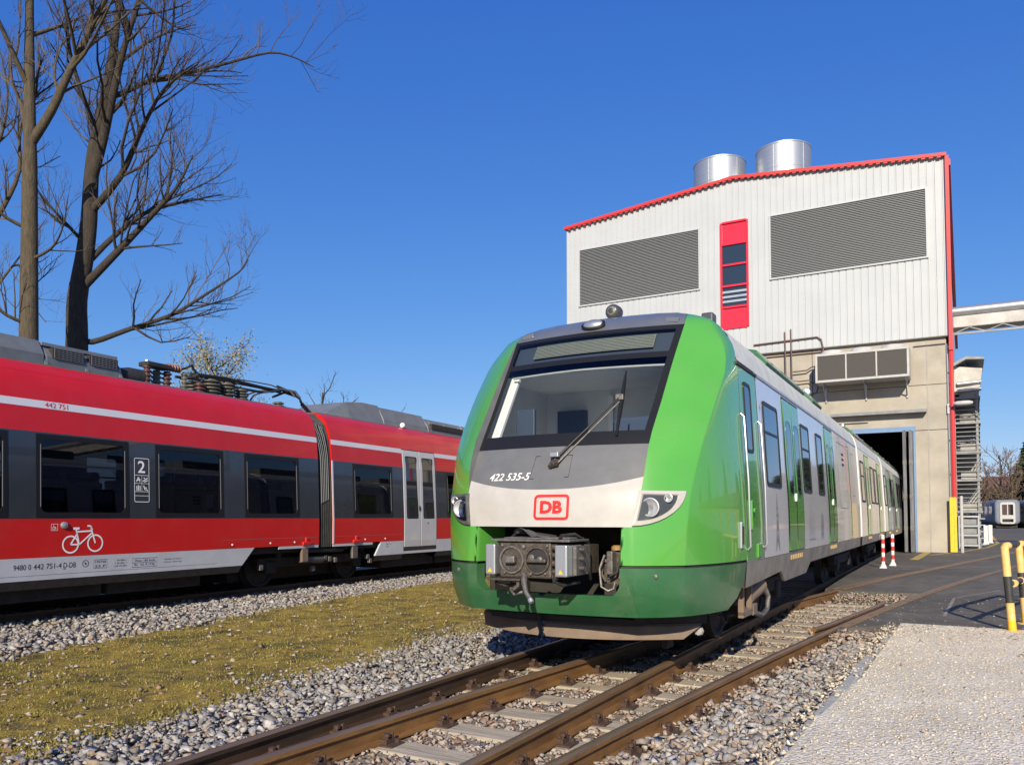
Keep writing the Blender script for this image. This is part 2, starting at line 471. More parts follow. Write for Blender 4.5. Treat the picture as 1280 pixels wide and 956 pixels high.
M['louvre']  = pmat('aluminium_louvre', (.27,.285,.295), rough=.5, metal=.2)
M['louvdark'] = pmat('louvre_backing', (.045,.045,.042), rough=.9)
M['blue']    = pmat('blue_steel_paint', (.12,.22,.40), (.15,.25,.40), 5, rough=.45)
M['leaf']    = pmat('grey_door_leaf', (.20,.205,.215), (.10,.10,.105), 2.0, rough=.4, metal=.4, stretch=(4,4,.4))
M['mesh']    = pmat('dark_cooler_mesh', (.05,.047,.044), (.075,.07,.065), 60, rough=.8, bump=.3, bscale=120)
M['coolwht'] = pmat('white_cooler_casing', (.46,.46,.45), (.38,.38,.37), 4, rough=.45)
M['pipewht'] = pmat('white_pipe_bridge', (.52,.51,.49), (.36,.345,.32), 2, rough=.6)
M['brownpipe'] = pmat('brown_pipe', (.12,.075,.06), rough=.6)
M['towergrey'] = pmat('tower_grey_steel', (.24,.25,.26), (.17,.18,.19), 4, rough=.5, metal=.3)
M['towerlight'] = pmat('tower_light_panel', (.36,.355,.33), (.27,.265,.25), 2, rough=.6)
M['bark']    = pmat('grey_brown_bark', (.055,.042,.026), (.10,.08,.05), 6, rough=.95, bump=.9, bscale=18, stretch=(3,3,.6))
M['barkdark'] = pmat('dark_bark', (.03,.024,.019), (.055,.044,.033), 6, rough=.95, bump=.9, bscale=18, stretch=(3,3,.6))
M['twig']    = pmat('twig_bark', (.075,.058,.042), (.12,.095,.07), 3, rough=.95)
M['twigred'] = pmat('reddish_twig', (.13,.085,.06), (.17,.12,.085), 1, rough=.95)
M['bud']     = stone_mat('pale_spring_leaves', [(.17,.16,.08),(.30,.28,.17),(.24,.23,.11),(.36,.34,.24)], bump=0)
M['pine']    = stone_mat('dark_pine_needles', [(.018,.034,.014),(.04,.065,.024),(.028,.05,.02),(.055,.08,.032)], bump=0)
M['brick']   = pmat('far_brick_wall', (.33,.21,.13), (.27,.17,.11), .7, rough=.9)
M['roof']    = pmat('far_tiled_roof', (.17,.085,.06), (.12,.065,.05), 1, rough=.9)
M['scrubmat'] = stone_mat('brown_scrub_twigs', [(.10,.07,.05),(.17,.12,.085),(.13,.095,.06),(.20,.15,.10)], bump=0)
M['farsilver'] = pmat('silver_railcar_paint', (.15,.175,.22), (.12,.14,.18), 2, rough=.5)
M['display'] = pmat('destination_display', (.26,.27,.21), (.20,.205,.165), 55, rough=.5)

# ------------------------------------------------------------------ track geometry
H1 = R(0.7)                                    # heading of the green train's track, to the left of +Y
def t1(Y): return -3.40 - math.tan(H1)*(Y-7.0)
def t2(Y):
    def q(y): return -2.95 + .1018*(y-4) + .00329*(y-4)*(y-15)
    if Y <= 25: return q(Y)
    s = .1018 + .00329*(2*25-19)
    return q(25) + (s*.93)*(Y-25)
HR = R(3.2)
RED_P = Vector((-12.05, 12.0, 0)); RED_N = Vector((math.cos(HR), math.sin(HR), 0)); RED_D = Vector((-math.sin(HR), math.cos(HR), 0))
RED_C = RED_P - RED_N*1.46
def t3(Y): return RED_C.x - math.tan(HR)*(Y-RED_C.y)
G2 = 0.77                                      # half the distance between rail heads

def railB(Y): return t2(Y) - G2
def railD(Y): return t2(Y) + G2

# ------------------------------------------------------------------ ground
g = MB(); g.quad((-1500,-1500,-.30),(1500,-1500,-.30),(1500,2500,-.30),(-1500,2500,-.30))
tag(g.build('ground', M['earth']), 'bare yard ground reaching to the horizon', 'ground', kind='structure')

def sheet(name, mat, label, poly, z, thick=.2):
    b = MB(); b.prism(poly, lambda a, c, t: (a, c, t), z-thick, z)
    return tag(b.build(name, mat), label, name.replace('_', ' '), kind='structure')

# asphalt yard: right of the diverging rails, in front of the hall and past its corner
Ys = [11.25, 12.5, 14, 15.5, 17.2]
left = [(railD(y)+.045, y) for y in Ys] + [(railB(17.25)-.05, 17.25), (t1(17.3)+1.02, 17.35), (t1(60)+1.02, 37.2), (-30, 37.25), (-30, 150), (140, 150), (140, 12.05), (-.95, 12.05)]
sheet('asphalt_yard', M['asphalt'], 'worn dark asphalt yard between tracks and hall', left[::-1], -.012, .25)
b = MB()
for y0, y1, in ((17.35, 60),):
    pass
# strip of asphalt left of the train's track near the hall
sheet('pavement', M['asphalt'], 'strip of asphalt left of the train in front of the hall', [(-30,30),(t1(30)-1.3,30),(t1(37.2)-1.3,37.2),(-30,37.2)], -.016, .2)

# pale aggregate pad
pad = [(-1.13,-8),(-.98,6.0),(-.85,8.0),(-.80,12.0),(-.80,12.28),(2.0,12.32),(40,12.7),(40,-8)]
sheet('gravel_pad', M['pad'], 'pale exposed aggregate pad beside the tracks at lower right', pad, -.005, .25)
kerb = empty('kerb'); tag(kerb, kind='structure', label='grey concrete kerb stones along the pale pad')
ky = 1.5; 
while ky < 11.2:
    ln = .96 + random.uniform(-.03,.03)
    def kx(y): return -1.06 + .028*(y-3.5)
    o = MB().box(-.05,.05,0,ln,-.25,.0).build('kerb_stone', M['kerb'], kerb, bevel=.015)
    o.location = (kx(ky)+random.uniform(-.012,.012), ky, random.uniform(-.035,.004)); o.rotation_euler = (random.uniform(-.01,.01), random.uniform(-.06,.06), R(-1.6)+random.uniform(-.012,.012))
    ky += ln+.015

# moss strip between the two tracks (gently lumpy sheet)
def xl(Y): return np.interp(Y, [-4,3,5,7,9.2,12.7,17.5,30,60], [-9.2,-9.35,-9.55,-9.9,-10.35,-11.0,-11.45,-12.3,-14.0])
def xr(Y): return np.interp(Y, [-4,2.5,4.5,6,8.5,10.3,16,60], [-5.25,-5.3,-5.42,-5.58,-5.95,-5.75,-5.6,-6.2])
from mathutils import noise as mn
rows = []
yy = np.concatenate([np.arange(-4, 14, .12), np.arange(14, 30, .3), np.arange(30, 61, 1.5)])
for Y in yy:
    r = []
    wob = .22*mn.noise((0, Y*1.1, 3)) + .10*mn.noise((5, Y*4.0, 3)); wob2 = .25*mn.noise((9, Y*.8, 7)) + .10*mn.noise((2, Y*4, 1))
    a = float(xl(Y))+wob2; c = float(xr(Y))+wob
    for k in range(48):
        t = k/47; x = a+(c-a)*t
        e = min(t, 1-t)*(c-a)
        z = -.125 + .030*mn.noise((x*1.3, Y*1.3, 0)) + .016*mn.noise((x*5, Y*5, 4)) + .008*mn.noise((x*14, Y*14, 4))
        z -= .085*max(0, 1-e/.28)**1.3
        r.append((x, Y, z))
    rows.append(r)
tag(MB().grid(rows).build('moss_strip', M['moss'], smooth=True, angle=180), 'yellow green mossy strip of ground between the two tracks', 'grass verge', kind='structure')

# fines under the ballast
def strip(name, fl, fr, y0, y1, z, mat, label):
    rows = []
    for Y in np.arange(y0, y1+.01, .5):
        a, c = fl(Y), fr(Y)
        rows.append([(a+(c-a)*k/12, Y, z + .02*mn.noise((a*2+k*.9, Y*2.1, 1))) for k in range(13)])
    return tag(MB().grid(rows).build(name, mat, smooth=True, angle=180), label, 'ballast bed', kind='structure')
strip('ballast_bed', lambda Y: float(xr(Y))-.5, lambda Y: (-1.0 if Y < 11.4 else railD(Y)+.02) if Y < 17 else t1(Y)+1.35, -4, 36, -.185, M['ballbase'], 'ballast fines under the turnout sleepers')
strip('ballast_bed', lambda Y: t3(Y)-3.2, lambda Y: float(xl(Y))+.5, -6, 70, -.190, M['ballbase'], 'ballast fines under the red train track')

# ------------------------------------------------------------------ rails, sleepers, fastenings
PROF = [(-.065,-.158),(.065,-.158),(.065,-.147),(.012,-.132),(.009,-.06),(.012,-.046),(.036,-.038),(.036,-.010),(.026,-.001),(0,0.0),(-.026,-.001),(-.036,-.010),(-.036,-.038),(-.012,-.046),(-.009,-.06),(-.012,-.132),(-.065,-.147)]
def rail(fx, Ys, mat, parent, top=True):
    b = MB(); n = len(PROF)
    pts = [(fx(Y), Y) for Y in Ys]
    for k, (x, y) in enumerate(pts):
        j0, j1 = max(0, k-1), min(len(pts)-1, k+1)
        d = Vector((pts[j1][0]-pts[j0][0], pts[j1][1]-pts[j0][1])).normalized(); s = (d.y, -d.x)
        for px, pz in PROF: b.v.append((x+s[0]*px, y+s[1]*px, pz))
    for k in range(len(pts)-1):
        for j in range(n):
            a = k*n+j; c = k*n+(j+1) % n
            b.f.append((a, c, c+n, a+n))
    b.f.append(tuple(range(n))); b.f.append(tuple((len(pts)-1)*n+j for j in reversed(range(n))))
    o = b.build('rail', mat, parent, smooth=True, angle=40)
    o.data.materials.append(M['railtop'])
    for p in o.data.polygons:
        if p.normal.z > .55 and p.center.z > -.02: p.material_index = 1
    return o
turn = empty('railway_turnout'); tag(turn, 'rusty railway turnout with weathered wooden sleepers under the green train', 'railway track', kind='structure')
YR = list(np.arange(-5, 48, 1.0))
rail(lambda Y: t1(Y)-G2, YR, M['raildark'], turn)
rail(lambda Y: t1(Y)+G2, YR, M['rail'], turn)
rail(railB, list(np.arange(-5, 90, 1.0)), M['rail'], turn)
rail(railD, list(np.arange(-5, 90, 1.0)), M['rail'], turn)
# check rail inside the diverging right-hand rail
ck = rail(lambda Y: railD(Y)-.135-(.10*max(0, (Y-14.4))+.07*max(0, 11.6-Y)), list(np.arange(11.0, 15.21, .3)), M['rail'], turn); ck.location.z = .012; ck.name = 'check_rail'

plate = MB()
plate.box(-.17,.17,-.08,.08,-.164,-.150)
for s in (-1, 1):
    plate.box(s*.075-.03, s*.075+.03, -.055, .055, -.150, -.118)
    plate.bar((s*.062,0,-.118),(s*.10,0,-.10), .07, .018)
    for t in (-.03, .03): plate.cyl((s*.092,t,-.15),(s*.092,t,-.078), .013, 6)
    plate.cyl((s*.092,-.03,-.098),(s*.092,-.03,-.076), .024, 6); plate.cyl((s*.13,.045,-.15),(s*.13,.045,-.125), .022, 6)
plate_me = plate.mesh('rail_fastening', M['rusty'])
SP = .63
k = 0; Y = -3.0
sl_mesh = {}
while Y < 34:
    xa = t1(Y)-1.32; xb = (railD(Y)+.50 if Y < 11.0 else (railD(Y)-.04 if Y < 17.0 else t1(Y)+1.28))
    yj = Y+random.uniform(-.02,.02); hw = .135+random.uniform(-.008,.01)
    ln = xb-xa
    bb = MB(); nseg = 10
    for e in range(1):
        rows = []
        for i in range(nseg+1):
            x = -ln/2+ln*i/nseg
            w0 = .008*mn.noise((x*3, Y*7, 0)); zt = -.166+.008*mn.noise((x*2, Y*3, 5))
            rows.append([(x,-hw+w0,-.30),(x,-hw+w0,zt-.012),(x,-hw+.012+w0,zt),(x,hw-.012-w0,zt),(x,hw-w0,zt-.012),(x,hw-w0,-.30)])
        bb.grid(rows)
        bb.f.append(tuple(range(6))); bb.f.append(tuple(nseg*6+j for j in reversed(range(6))))
    o = bb.build('sleeper', M['wood'], turn, loc=((xa+xb)/2, yj, random.uniform(-.004,.004)), rz=H1+random.uniform(-.008,.008))
    if Y < 19:
        xs_ = [t1(yj)-G2, t1(yj)+G2] + ([railB(yj), railD(yj)] if Y < 17 else [])
        for i, x in enumerate(xs_):
            if i == 2 and abs(x-xs_[1]) < .25: continue
            link('rail_fastening', plate_me, turn, (x, yj, 0), H1+random.uniform(-.03,.03))
    Y += SP + random.uniform(-.015,.015)

redtrack = empty('railway_track'); tag(redtrack, 'railway track in shadow under the red train', 'railway track', kind='structure')
YQ = list(np.arange(-10, 75, 1.5))
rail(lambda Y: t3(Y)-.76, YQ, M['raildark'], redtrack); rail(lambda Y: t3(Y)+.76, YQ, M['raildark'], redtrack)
slm = MB().box(-1.3,1.3,-.13,.13,-.34,-.166).mesh('sleeper', M['wood'])
for i in range(70):
    Y = -4+i*.65; link('sleeper', slm, redtrack, (t3(Y), Y, 0), HR)

# ------------------------------------------------------------------ loose stones
def ico():
    p = (1+5**.5)/2
    v = np.array([(-1,p,0),(1,p,0),(-1,-p,0),(1,-p,0),(0,-1,p),(0,1,p),(0,-1,-p),(0,1,-p),(p,0,-1),(p,0,1),(-p,0,-1),(-p,0,1)], float)
    v /= np.linalg.norm(v[0])
    f = np.array([(0,11,5),(0,5,1),(0,1,7),(0,7,10),(0,10,11),(1,5,9),(5,11,4),(11,10,2),(10,7,6),(7,1,8),(3,9,4),(3,4,2),(3,2,6),(3,6,8),(3,8,9),(4,9,5),(2,4,11),(6,2,10),(8,6,7),(9,8,1)])
    return v, f
IV, IF = ico()
BV = np.array([(-1,-1,-1),(1,-1,-1),(1,1,-1),(-1,1,-1),(-1,-1,1),(1,-1,1),(1,1,1),(-1,1,1)], float)*.72
BF = np.array([(0,2,1),(0,3,2),(4,5,6),(4,6,7),(0,1,5),(0,5,4),(1,2,6),(1,6,5),(2,3,7),(2,7,6),(3,0,4),(3,4,7)])
def rand_rot(n):
    q = rng.normal(size=(n,4)); q /= np.linalg.norm(q, axis=1, keepdims=True)
    w,x,y,z = q.T
    return np.stack([np.stack([1-2*(y*y+z*z),2*(x*y-z*w),2*(x*z+y*w)],-1),np.stack([2*(x*y+z*w),1-2*(x*x+z*z),2*(y*z-x*w)],-1),np.stack([2*(x*z-y*w),2*(y*z+x*w),1-2*(x*x+y*y)],-1)],1)
def stones(name, P, size, mat, parent=None, label=None, squash=.72):
    n = len(P)
    s = size[0]+(size[1]-size[0])*rng.random(n)**2.2
    sc = np.stack([rng.uniform(.85,1.5,n), rng.uniform(.65,1.1,n), rng.uniform(.45,.9,n)],-1)*s[:,None]
    V = BV[None] + rng.uniform(-.52,.52,(n,8,3))            # broken, angular stones: distorted blocks
    V = V*sc[:,None,:]
    V = np.einsum('nij,nkj->nki', rand_rot(n), V)
    V[:,:,2] *= squash
    V += P[:,None,:]
    F = (BF[None]+(np.arange(n)*8)[:,None,None]).reshape(-1,3)
    o = link(name, np_mesh(name, V.reshape(-1,3), F, mat), parent)
    tag(o, label, kind='stuff')
    return o
def pts(n, y0, y1, fx0, fx1, z0, z1, power=1.0, reject=None):
    Y = y0+(y1-y0)*rng.random(n)**power
    a = np.array([fx0(y) for y in Y]); c = np.array([fx1(y) for y in Y])
    X = a+(c-a)*rng.random(n)
    P = np.stack([X, Y, rng.uniform(z0, z1, n)], -1)
    if reject is not None: P = P[~reject(P)]
    return P
T1v = lambda Y: -3.40-math.tan(H1)*(Y-7.0)
def near_rail(P, d=.05):
    Y = P[:,1]
    B = np.array([railB(y) for y in Y]); D = B+2*G2
    A = T1v(Y)-G2; C = A+2*G2
    X = P[:,0]
    return (abs(X-A)<d)|(abs(X-B)<d)|(abs(X-C)<d)|(abs(X-D)<d)
def on_sleeper(P):
    # sleepers repeat every SP from Y=-3 (approximately); keep only a few stones on top of them
    k = np.abs(((P[:,1]+3.0+math.tan(H1)*(P[:,0]+3.4)) + SP/2) % SP - SP/2)
    return (k < .13) & (rng.random(len(P)) < .95)
rej = lambda P: near_rail(P) | on_sleeper(P)
stones('ballast_stones', pts(9500, 1.5, 13, lambda y: float(xr(y))-.12, lambda y: t1(y)-G2-.06, -.19, -.122), (.014,.046), M['ballast'], turn)
stones('ballast_stones', pts(3000, 13, 30, lambda y: float(xr(y))-.12, lambda y: t1(y)-G2-.06, -.19, -.13), (.02,.045), M['ballast'], turn)
stones('ballast_stones', pts(22000, 1.5, 17, lambda y: t1(y)-G2+.05, lambda y: railD(y)-.05, -.200, -.160, reject=rej), (.009,.034), M['ballastb'], turn)
stones('ballast_stones', pts(7500, 1.5, 11.3, lambda y: railD(y)+.05, lambda y: -1.10+.028*(y-3.5), -.175, -.105, power=.9, reject=lambda P: (on_sleeper(P) & (P[:,0] < np.array([railD(y)+.38 for y in P[:,1]])))), (.014,.046), M['ballastb'], turn)
stones('ballast_stones', pts(5500, 1.5, 11.3, lambda y: railD(y)+.25, lambda y: -1.10+.028*(y-3.5), -.165, -.095), (.016,.048), M['ballast'], turn)
stones('ballast_stones', pts(17000, 2.0, 30, lambda y: t3(y)+.60, lambda y: float(xl(y))+.28, -.18, -.105, power=1.4), (.02,.05), M['ballast'], redtrack)
stones('ballast_stones', pts(5000, 3.0, 22, lambda y: t3(y)-1.6, lambda y: t3(y)+.60, -.20, -.13), (.02,.05), M['ballast'], redtrack)
# gravel scattered over the moss, the asphalt edge and fallen on the pad
stones('scattered_gravel', pts(1500, 1.5, 16, lambda y: float(xl(y)), lambda y: float(xr(y)), -.125, -.105, power=1.2), (.006,.03), M['ballastb'], None, 'loose pebbles scattered over the mossy strip')
stones('scattered_gravel', pts(6500, 1.5, 16, lambda y: float(xr(y))-.60, lambda y: float(xr(y))+.15, -.165, -.118), (.005,.022), M['ballast'], None, 'loose pebbles along the near edge of the mossy strip')
stones('scattered_gravel', pts(420, 11.3, 17, lambda y: railD(y)+.1, lambda y: 2.0, -.012, -.008, power=1.7), (.004,.016), M['ballast'], None, 'small pale chips strewn over the asphalt')
stones('scattered_gravel', pts(70, 2.5, 11, lambda y: -.9, lambda y: 1.0, -.006, .002), (.006,.026), M['ballastb'], None, 'dark chips lying on the pale pad')
stones('scattered_gravel', pts(700, 11.2, 12.3, lambda y: -1.0, lambda y: 1.6, -.012, -.004), (.006,.02), M['ballast'], None, 'gravel spilled where the pad meets the asphalt')
stones('dirt_heap', pts(600, 16.0, 17.2, lambda y: railB(y)+.25, lambda y: railD(y)-.2, -.14, -.03), (.010,.032), M['ballastb'], None, 'rusty brown dirt between the rails where the asphalt starts')

stones('ballast_stones', pts(700, 10.75, 11.30, lambda y: railD(y)+.05, lambda y: -.86, -.15, -.03), (.014,.045), M['ballastb'], turn)
stones('pad_gravel', pts(17000, 2.5, 12.2, lambda y: -1.02+.02*y, lambda y: 1.6, -.006, -.002, power=.8), (.004,.011), M['padstone'], None, 'small cream stones standing out of the pale pad')
stones('pad_gravel', pts(900, 2.5, 11.8, lambda y: -1.22+.028*(y-3.5), lambda y: -.92+.02*(y-3.5), -.04, .004), (.008,.024), M['padstone'], None, 'cream stones spilled over the kerb of the pad')
# moss tufts: tiny blades
def blades(name, P, h, mat, label, lean=.7, w=.5):
    n = len(P)
    hh = rng.uniform(*h, n)[:,None]
    az = rng.random(n)*2*np.pi
    d = np.stack([np.cos(az), np.sin(az), np.zeros(n)], -1)
    az2 = rng.random(n)*2*np.pi
    s = np.stack([np.cos(az2), np.sin(az2), np.zeros(n)], -1)*hh*w*.5
    tip = P + d*hh*rng.uniform(.1, lean, (n,1)) + np.array([0,0,1])*hh
    V = np.stack([P-s, P+s, tip], 1).reshape(-1,3)
    o = link(name, np_mesh(name, V, np.arange(3*n).reshape(-1,3), mat))
    tag(o, label, kind='stuff')
n = 90000
P = pts(n, 1.5, 20, lambda y: float(xl(y))-.05, lambda y: float(xr(y))+.08, -.14, -.128, power=1.35)
P[:,2] += np.array([.030*mn.noise((p[0]*1.3, p[1]*1.3, 0)) for p in P])
keep = np.array([mn.noise((p[0]*2.2, p[1]*2.2, 11)) for p in P]) > rng.uniform(-.6,.25,len(P))
blades('moss_tufts', P[keep], (.010,.034), M['mossblade'], 'short yellow green moss and dry grass between the tracks')

P = pts(5200, 1.5, 18, lambda y: float(xl(y)), lambda y: float(xr(y))+.05, -.135, -.125, power=1.3)
P = P[np.array([mn.noise((p[0]*3.1, p[1]*3.1, 31)) for p in P]) > .30]
blades('grass_tufts', P, (.025,.065), M['weed'], 'scattered green grass tufts growing in the mossy strip', lean=.6, w=.22)
P = pts(500, 1.5, 16, lambda y: float(xl(y)), lambda y: float(xr(y))+1.2, -.112, -.105, power=1.2)
blades('dead_leaves', P, (.015,.035), M['deadleaf'], 'small brown dead leaves lying on moss and ballast', lean=1.8, w=1.6)
# painted lines on the asphalt
def line(name, pts_, w, mat, label, z=-.0065):
    b = MB()
    for (p, q) in zip(pts_[:-1], pts_[1:]):
        d = Vector((q[0]-p[0], q[1]-p[1])).normalized(); s = Vector((d.y, -d.x))*w/2
        b.quad((p[0]-s.x,p[1]-s.y,z),(p[0]+s.x,p[1]+s.y,z),(q[0]+s.x,q[1]+s.y,z),(q[0]-s.x,q[1]-s.y,z))
    return tag(b.build(name, mat), label, 'road marking', kind='structure')
line('road_marking', [(-1.55,30.6),(-1.38,37.1)], .28, M['yline'], 'short yellow line in front of the hall door')
line('road_marking', [(-1.2,34.6),(-.2,38.5),(.9,44.5),(1.55,52)], .16, M['yline'], 'yellow line curving past the hall corner')
line('road_marking', [(1.55,52),(1.75,72)], .2, M['yline'], 'yellow line running beside the far track', -.0060)
line('road_marking', [(-1.9,24.5),(3.5,30.5)], .10, M['wline'], 'faint pale seam crossing the asphalt')
line('road_marking', [(-.3,13.4),(-.2,16.5),(1.4,21)], .05, M['wline'], 'thin pale scratch on the asphalt by the barrier', -.0055)
# rusty dirt beside the rails set in the asphalt
for fx, lab, y0 in ((railB, 'rusty dirt along the left rail set in asphalt', 17.3), (railD, 'rusty dirt along the right rail set in asphalt', 11.4)):
    for s in ((1,) if fx is railD else (-1, 1)):
        pl = [(fx(y)+s*.085, y) for y in np.arange(y0, 60, 1.5)]
        line('rail_groove', pl, .13 if s > 0 else .11, M['raildirt'], lab, -.0048)

# ------------------------------------------------------------------ maintenance hall
FY = 37.5                                      # plane of the concrete front
XL, XR = -17.80, -.52
hall = empty('maintenance_hall', (0, 0, 0)); tag(hall, 'tall maintenance hall with white cladding over cream concrete and an open door', 'hall')
OX0, OX1, OZ = -5.75, -1.80, 5.05              # door opening
# concrete panels (each its own slab, joints 2 cm)
def slab(x0, x1, z0, z1, dy=0):
    j = .012
    MB().box(x0+j, x1-j, FY+dy, FY+.30, z0+j, z1-j).build('concrete_panel', M['concrete'], hall, bevel=.008)
for (z0, z1) in ((-.3, 1.75), (1.75, 3.45), (3.45, 5.07), (5.07, 6.97), (6.97, 8.95)):
    xs = [XL, -13.8, -9.75, OX0-.05]
    for a, c in zip(xs[:-1], xs[1:]): slab(a, c, z0, z1)
    if z1 <= 5.1: pass
    else:
        slab(OX0-.05, -1.25, z0, z1); 
        slab(-1.25, XR, z0, z1, .002)
slab(OX1+.04, -1.25, -.3, 5.07); slab(-1.25, XR, -.3, 5.07, .002)
MB().box(XL+.05, OX0-.06, FY+.05, FY+.32, -.3, 8.94).build('joint_backing', M['concdark'], hall)
MB().box(OX0-.06, OX1+.06, FY+.05, FY+.32, 5.2, 8.94).build('joint_backing', M['concdark'], hall)
MB().box(OX1+.06, XR-.05, FY+.05, FY+.32, -.3, 8.94).build('joint_backing', M['concdark'], hall)
# side and back walls, floor and ceiling of the hall
MB().box(XR-.30, XR, FY+.33, 80, -.3, 8.9).build('side_wall', M['concrete'], hall)
MB().box(XL, XL+.3, FY+.33, 80, -.3, 8.9).build('side_wall', M['concrete'], hall)
MB().box(XL, XR, 80, 80.3, -.3, 16.4).build('back_wall', M['concrete'], hall)
MB().box(XL+.3, XR-.3, FY+.33, 80, 8.6, 8.85).build('ceiling', M['concdark'], hall)
# white upper cladding: trapezoid ribs
CY = FY-.14
def ztop(x): return np.interp(x, [XL-.1, -9.2, XR+.1], [16.45, 17.30, 16.45])
def rib_profile(x0, x1, p=.29):
    out = []; x = x0
    k = math.floor(x0/p)
    e = k*p
    while e < x1+p:
        for dx, dy in ((0,0),(.018,.028),(.048,.028),(.066,0)):
            if x0 <= e+dx <= x1: out.append((e+dx, dy))
        e += p
    if out[0][0] > x0+1e-4: out.insert(0, (x0, 0))
    if out[-1][0] < x1-1e-4: out.append((x1, 0))
    return out
def clad(x0, x1, z0, z1=None):
    pr = rib_profile(x0, x1)
    b = MB()
    lo = [(x, CY+dy, z0) for x, dy in pr]; hi = [(x, CY+dy, float(ztop(x)) if z1 is None else z1) for x, dy in pr]
    b.grid([lo, hi])
    return b.build('cladding_panel', M['cladding'], hall)
LZ0, LZ1 = 12.35, 15.22
for args in ((XL, -17.16, 8.95), (-17.16, -10.78, 8.95, LZ0), (-17.16, -10.78, LZ1), (-10.78, -9.79, 8.95), (-9.79, -8.52, 8.95, 10.25), (-9.79, -8.52, 15.32), (-8.52, -7.56, 8.95), (-7.56, -1.10, 8.95, LZ0), (-7.56, -1.10, LZ1), (-1.10, XR+.06, 8.95)):
    clad(*args)
MB().prism([(XL,8.97),(XR,8.97),(XR,16.40),(-9.2,17.25),(XL,16.40)], lambda a, c, t: (a, t, c), CY+.16, CY+.22).build('backing_wall', M['louvdark'], hall)
MB().box(XL, XR+.08, CY-.015, FY+.02, 8.90, 8.948).build('drip_edge', M['concdark'], hall)
MB().box(XR+.0601, XR+.10, CY-.01, 80, 8.95, 16.40).build('cladding_side', M['cladding'], hall)
MB().box(XL-.04, XL-.001, CY-.01, 80, 8.95, 16.40).build('cladding_side', M['cladding'], hall)
# louvres
def louvre(x0, x1):
    fr = MB(); w = .07; y0, y1 = CY-.05, CY+.15
    fr.box(x0-w, x1+w, y0, y1, LZ1, LZ1+w).box(x0-w, x1+w, y0-.02, y1, LZ0-w, LZ0).box(x0-w, x0, y0, y1, LZ0, LZ1).box(x1, x1+w, y0, y1, LZ0, LZ1)
    f = fr.build('louvre_frame', M['cladding'], hall)
    b = MB(); n = 38
    for i in range(n):
        z = LZ0+(LZ1-LZ0)*(i+.1)/n; h = (LZ1-LZ0)/n
        b.quad((x0, CY-.02, z), (x1, CY-.02, z), (x1, CY+.075, z+h*.80), (x0, CY+.075, z+h*.80))
        b.quad((x0, CY-.02, z), (x1, CY-.02, z), (x1, CY-.02, z-h*.22), (x0, CY-.02, z-h*.22))
    tag(b.build('louvre_slats', M['louvre'], f), kind='stuff')
louvre(-17.09, -10.85); louvre(-7.49, -1.17)
# red strip window
sx0, sx1 = -9.77, -8.54
zs = [10.28, 11.27, 12.27, 13.27, 14.26, 15.30]
sf = MB()
sf.box(sx0-.04, sx0+.05, CY-.06, CY+.14, zs[0], zs[-1]).box(sx1-.05, sx1+.04, CY-.06, CY+.14, zs[0], zs[-1])
for z in zs: sf.box(sx0+.05, sx1-.05, CY-.055, CY+.14, z-.045, z+.045)
fr = sf.build('strip_window_frame', M['panelred'], hall)
for i in range(5):
    m = M['panelred'] if i in (0, 4) else M['hallglass']
    MB().box(sx0+.05, sx1-.05, CY+.02, CY+.05, zs[i]+.045, zs[i+1]-.045).build('red_panel' if i in (0,4) else 'pane', m, fr)
for z in (11.5, 11.72, 11.95): MB().box(sx0+.06, sx1-.06, CY+.0, CY+.018, z, z+.10).build('blind_slat', M['galv'], fr)
# roof, red edge trim
rf = MB()
for (xa, za, xb, zb) in ((XL-.12, 16.44, -9.2, 17.32), (-9.2, 17.32, XR+.13, 16.44)):
    rf.prism([(xa,za),(xb,zb),(xb,zb+.10),(xa,za+.10)], lambda a, c, t: (a, t, c), CY-.12, 80)
roof = rf.build('roof', M['galv'], hall)
tr = MB()
for (xa, za, xb, zb) in ((XL-.16, 16.44, -9.2, 17.32), (-9.2, 17.32, XR+.16, 16.44)):
    tr.prism([(xa,za-.02),(xb,zb-.02),(xb,zb+.115),(xa,za+.115)], lambda a, c, t: (a, t, c), CY-.18, CY-.121)
tr.build('red_roof_edge', M['trimred'], roof)
sc = MB()
for i in range(60):
    x = XL+.1+i*(XR-XL)/60; z = float(np.interp(x, [XL, -9.2, XR], [16.44, 17.32, 16.44]))
    sc.box(x, x+.15, CY-.17, CY-.125, z-.075, z-.028)
tag(sc.build('red_trim_teeth', M['trimred'], roof), kind='stuff')
MB().box(XR+.101, XR+.24, CY-.16, CY+.35, 8.3, 16.42).build('red_corner_trim', M['trimred'], hall)
MB().box(XR+.101, XR+.30, CY+.36, 80, 16.2, 16.45).build('gutter', M['trimred'], hall)
# two big exhaust stacks
for x, z0 in ((-10.75, 17.0), (-7.55, 17.0)):
    n = 40; b = MB()
    b.lathe([(1.32, 0), (1.32, 1.5), (1.332, 1.51), (1.332, 1.55), (1.32, 1.56), (1.32, 2.66), (1.345, 2.68), (1.345, 2.74), (1.29, 2.74), (1.29, .4)], (x, 41, z0), 48)
    b.build('exhaust_stack', M['stack'], hall, smooth=True)
    for a_ in (-100, -35, 30): MB().bar((x+1.325*math.cos(R(a_)),41+1.325*math.sin(R(a_)),z0),(x+1.325*math.cos(R(a_)),41+1.325*math.sin(R(a_)),z0+2.67),.035,.02).build('stack_seam', M['stack'], hall)
    MB().box(x-1.6, x+1.6, 39.4, 42.6, 16.6, 17.75).build('stack_plinth', M['cladding'], hall)
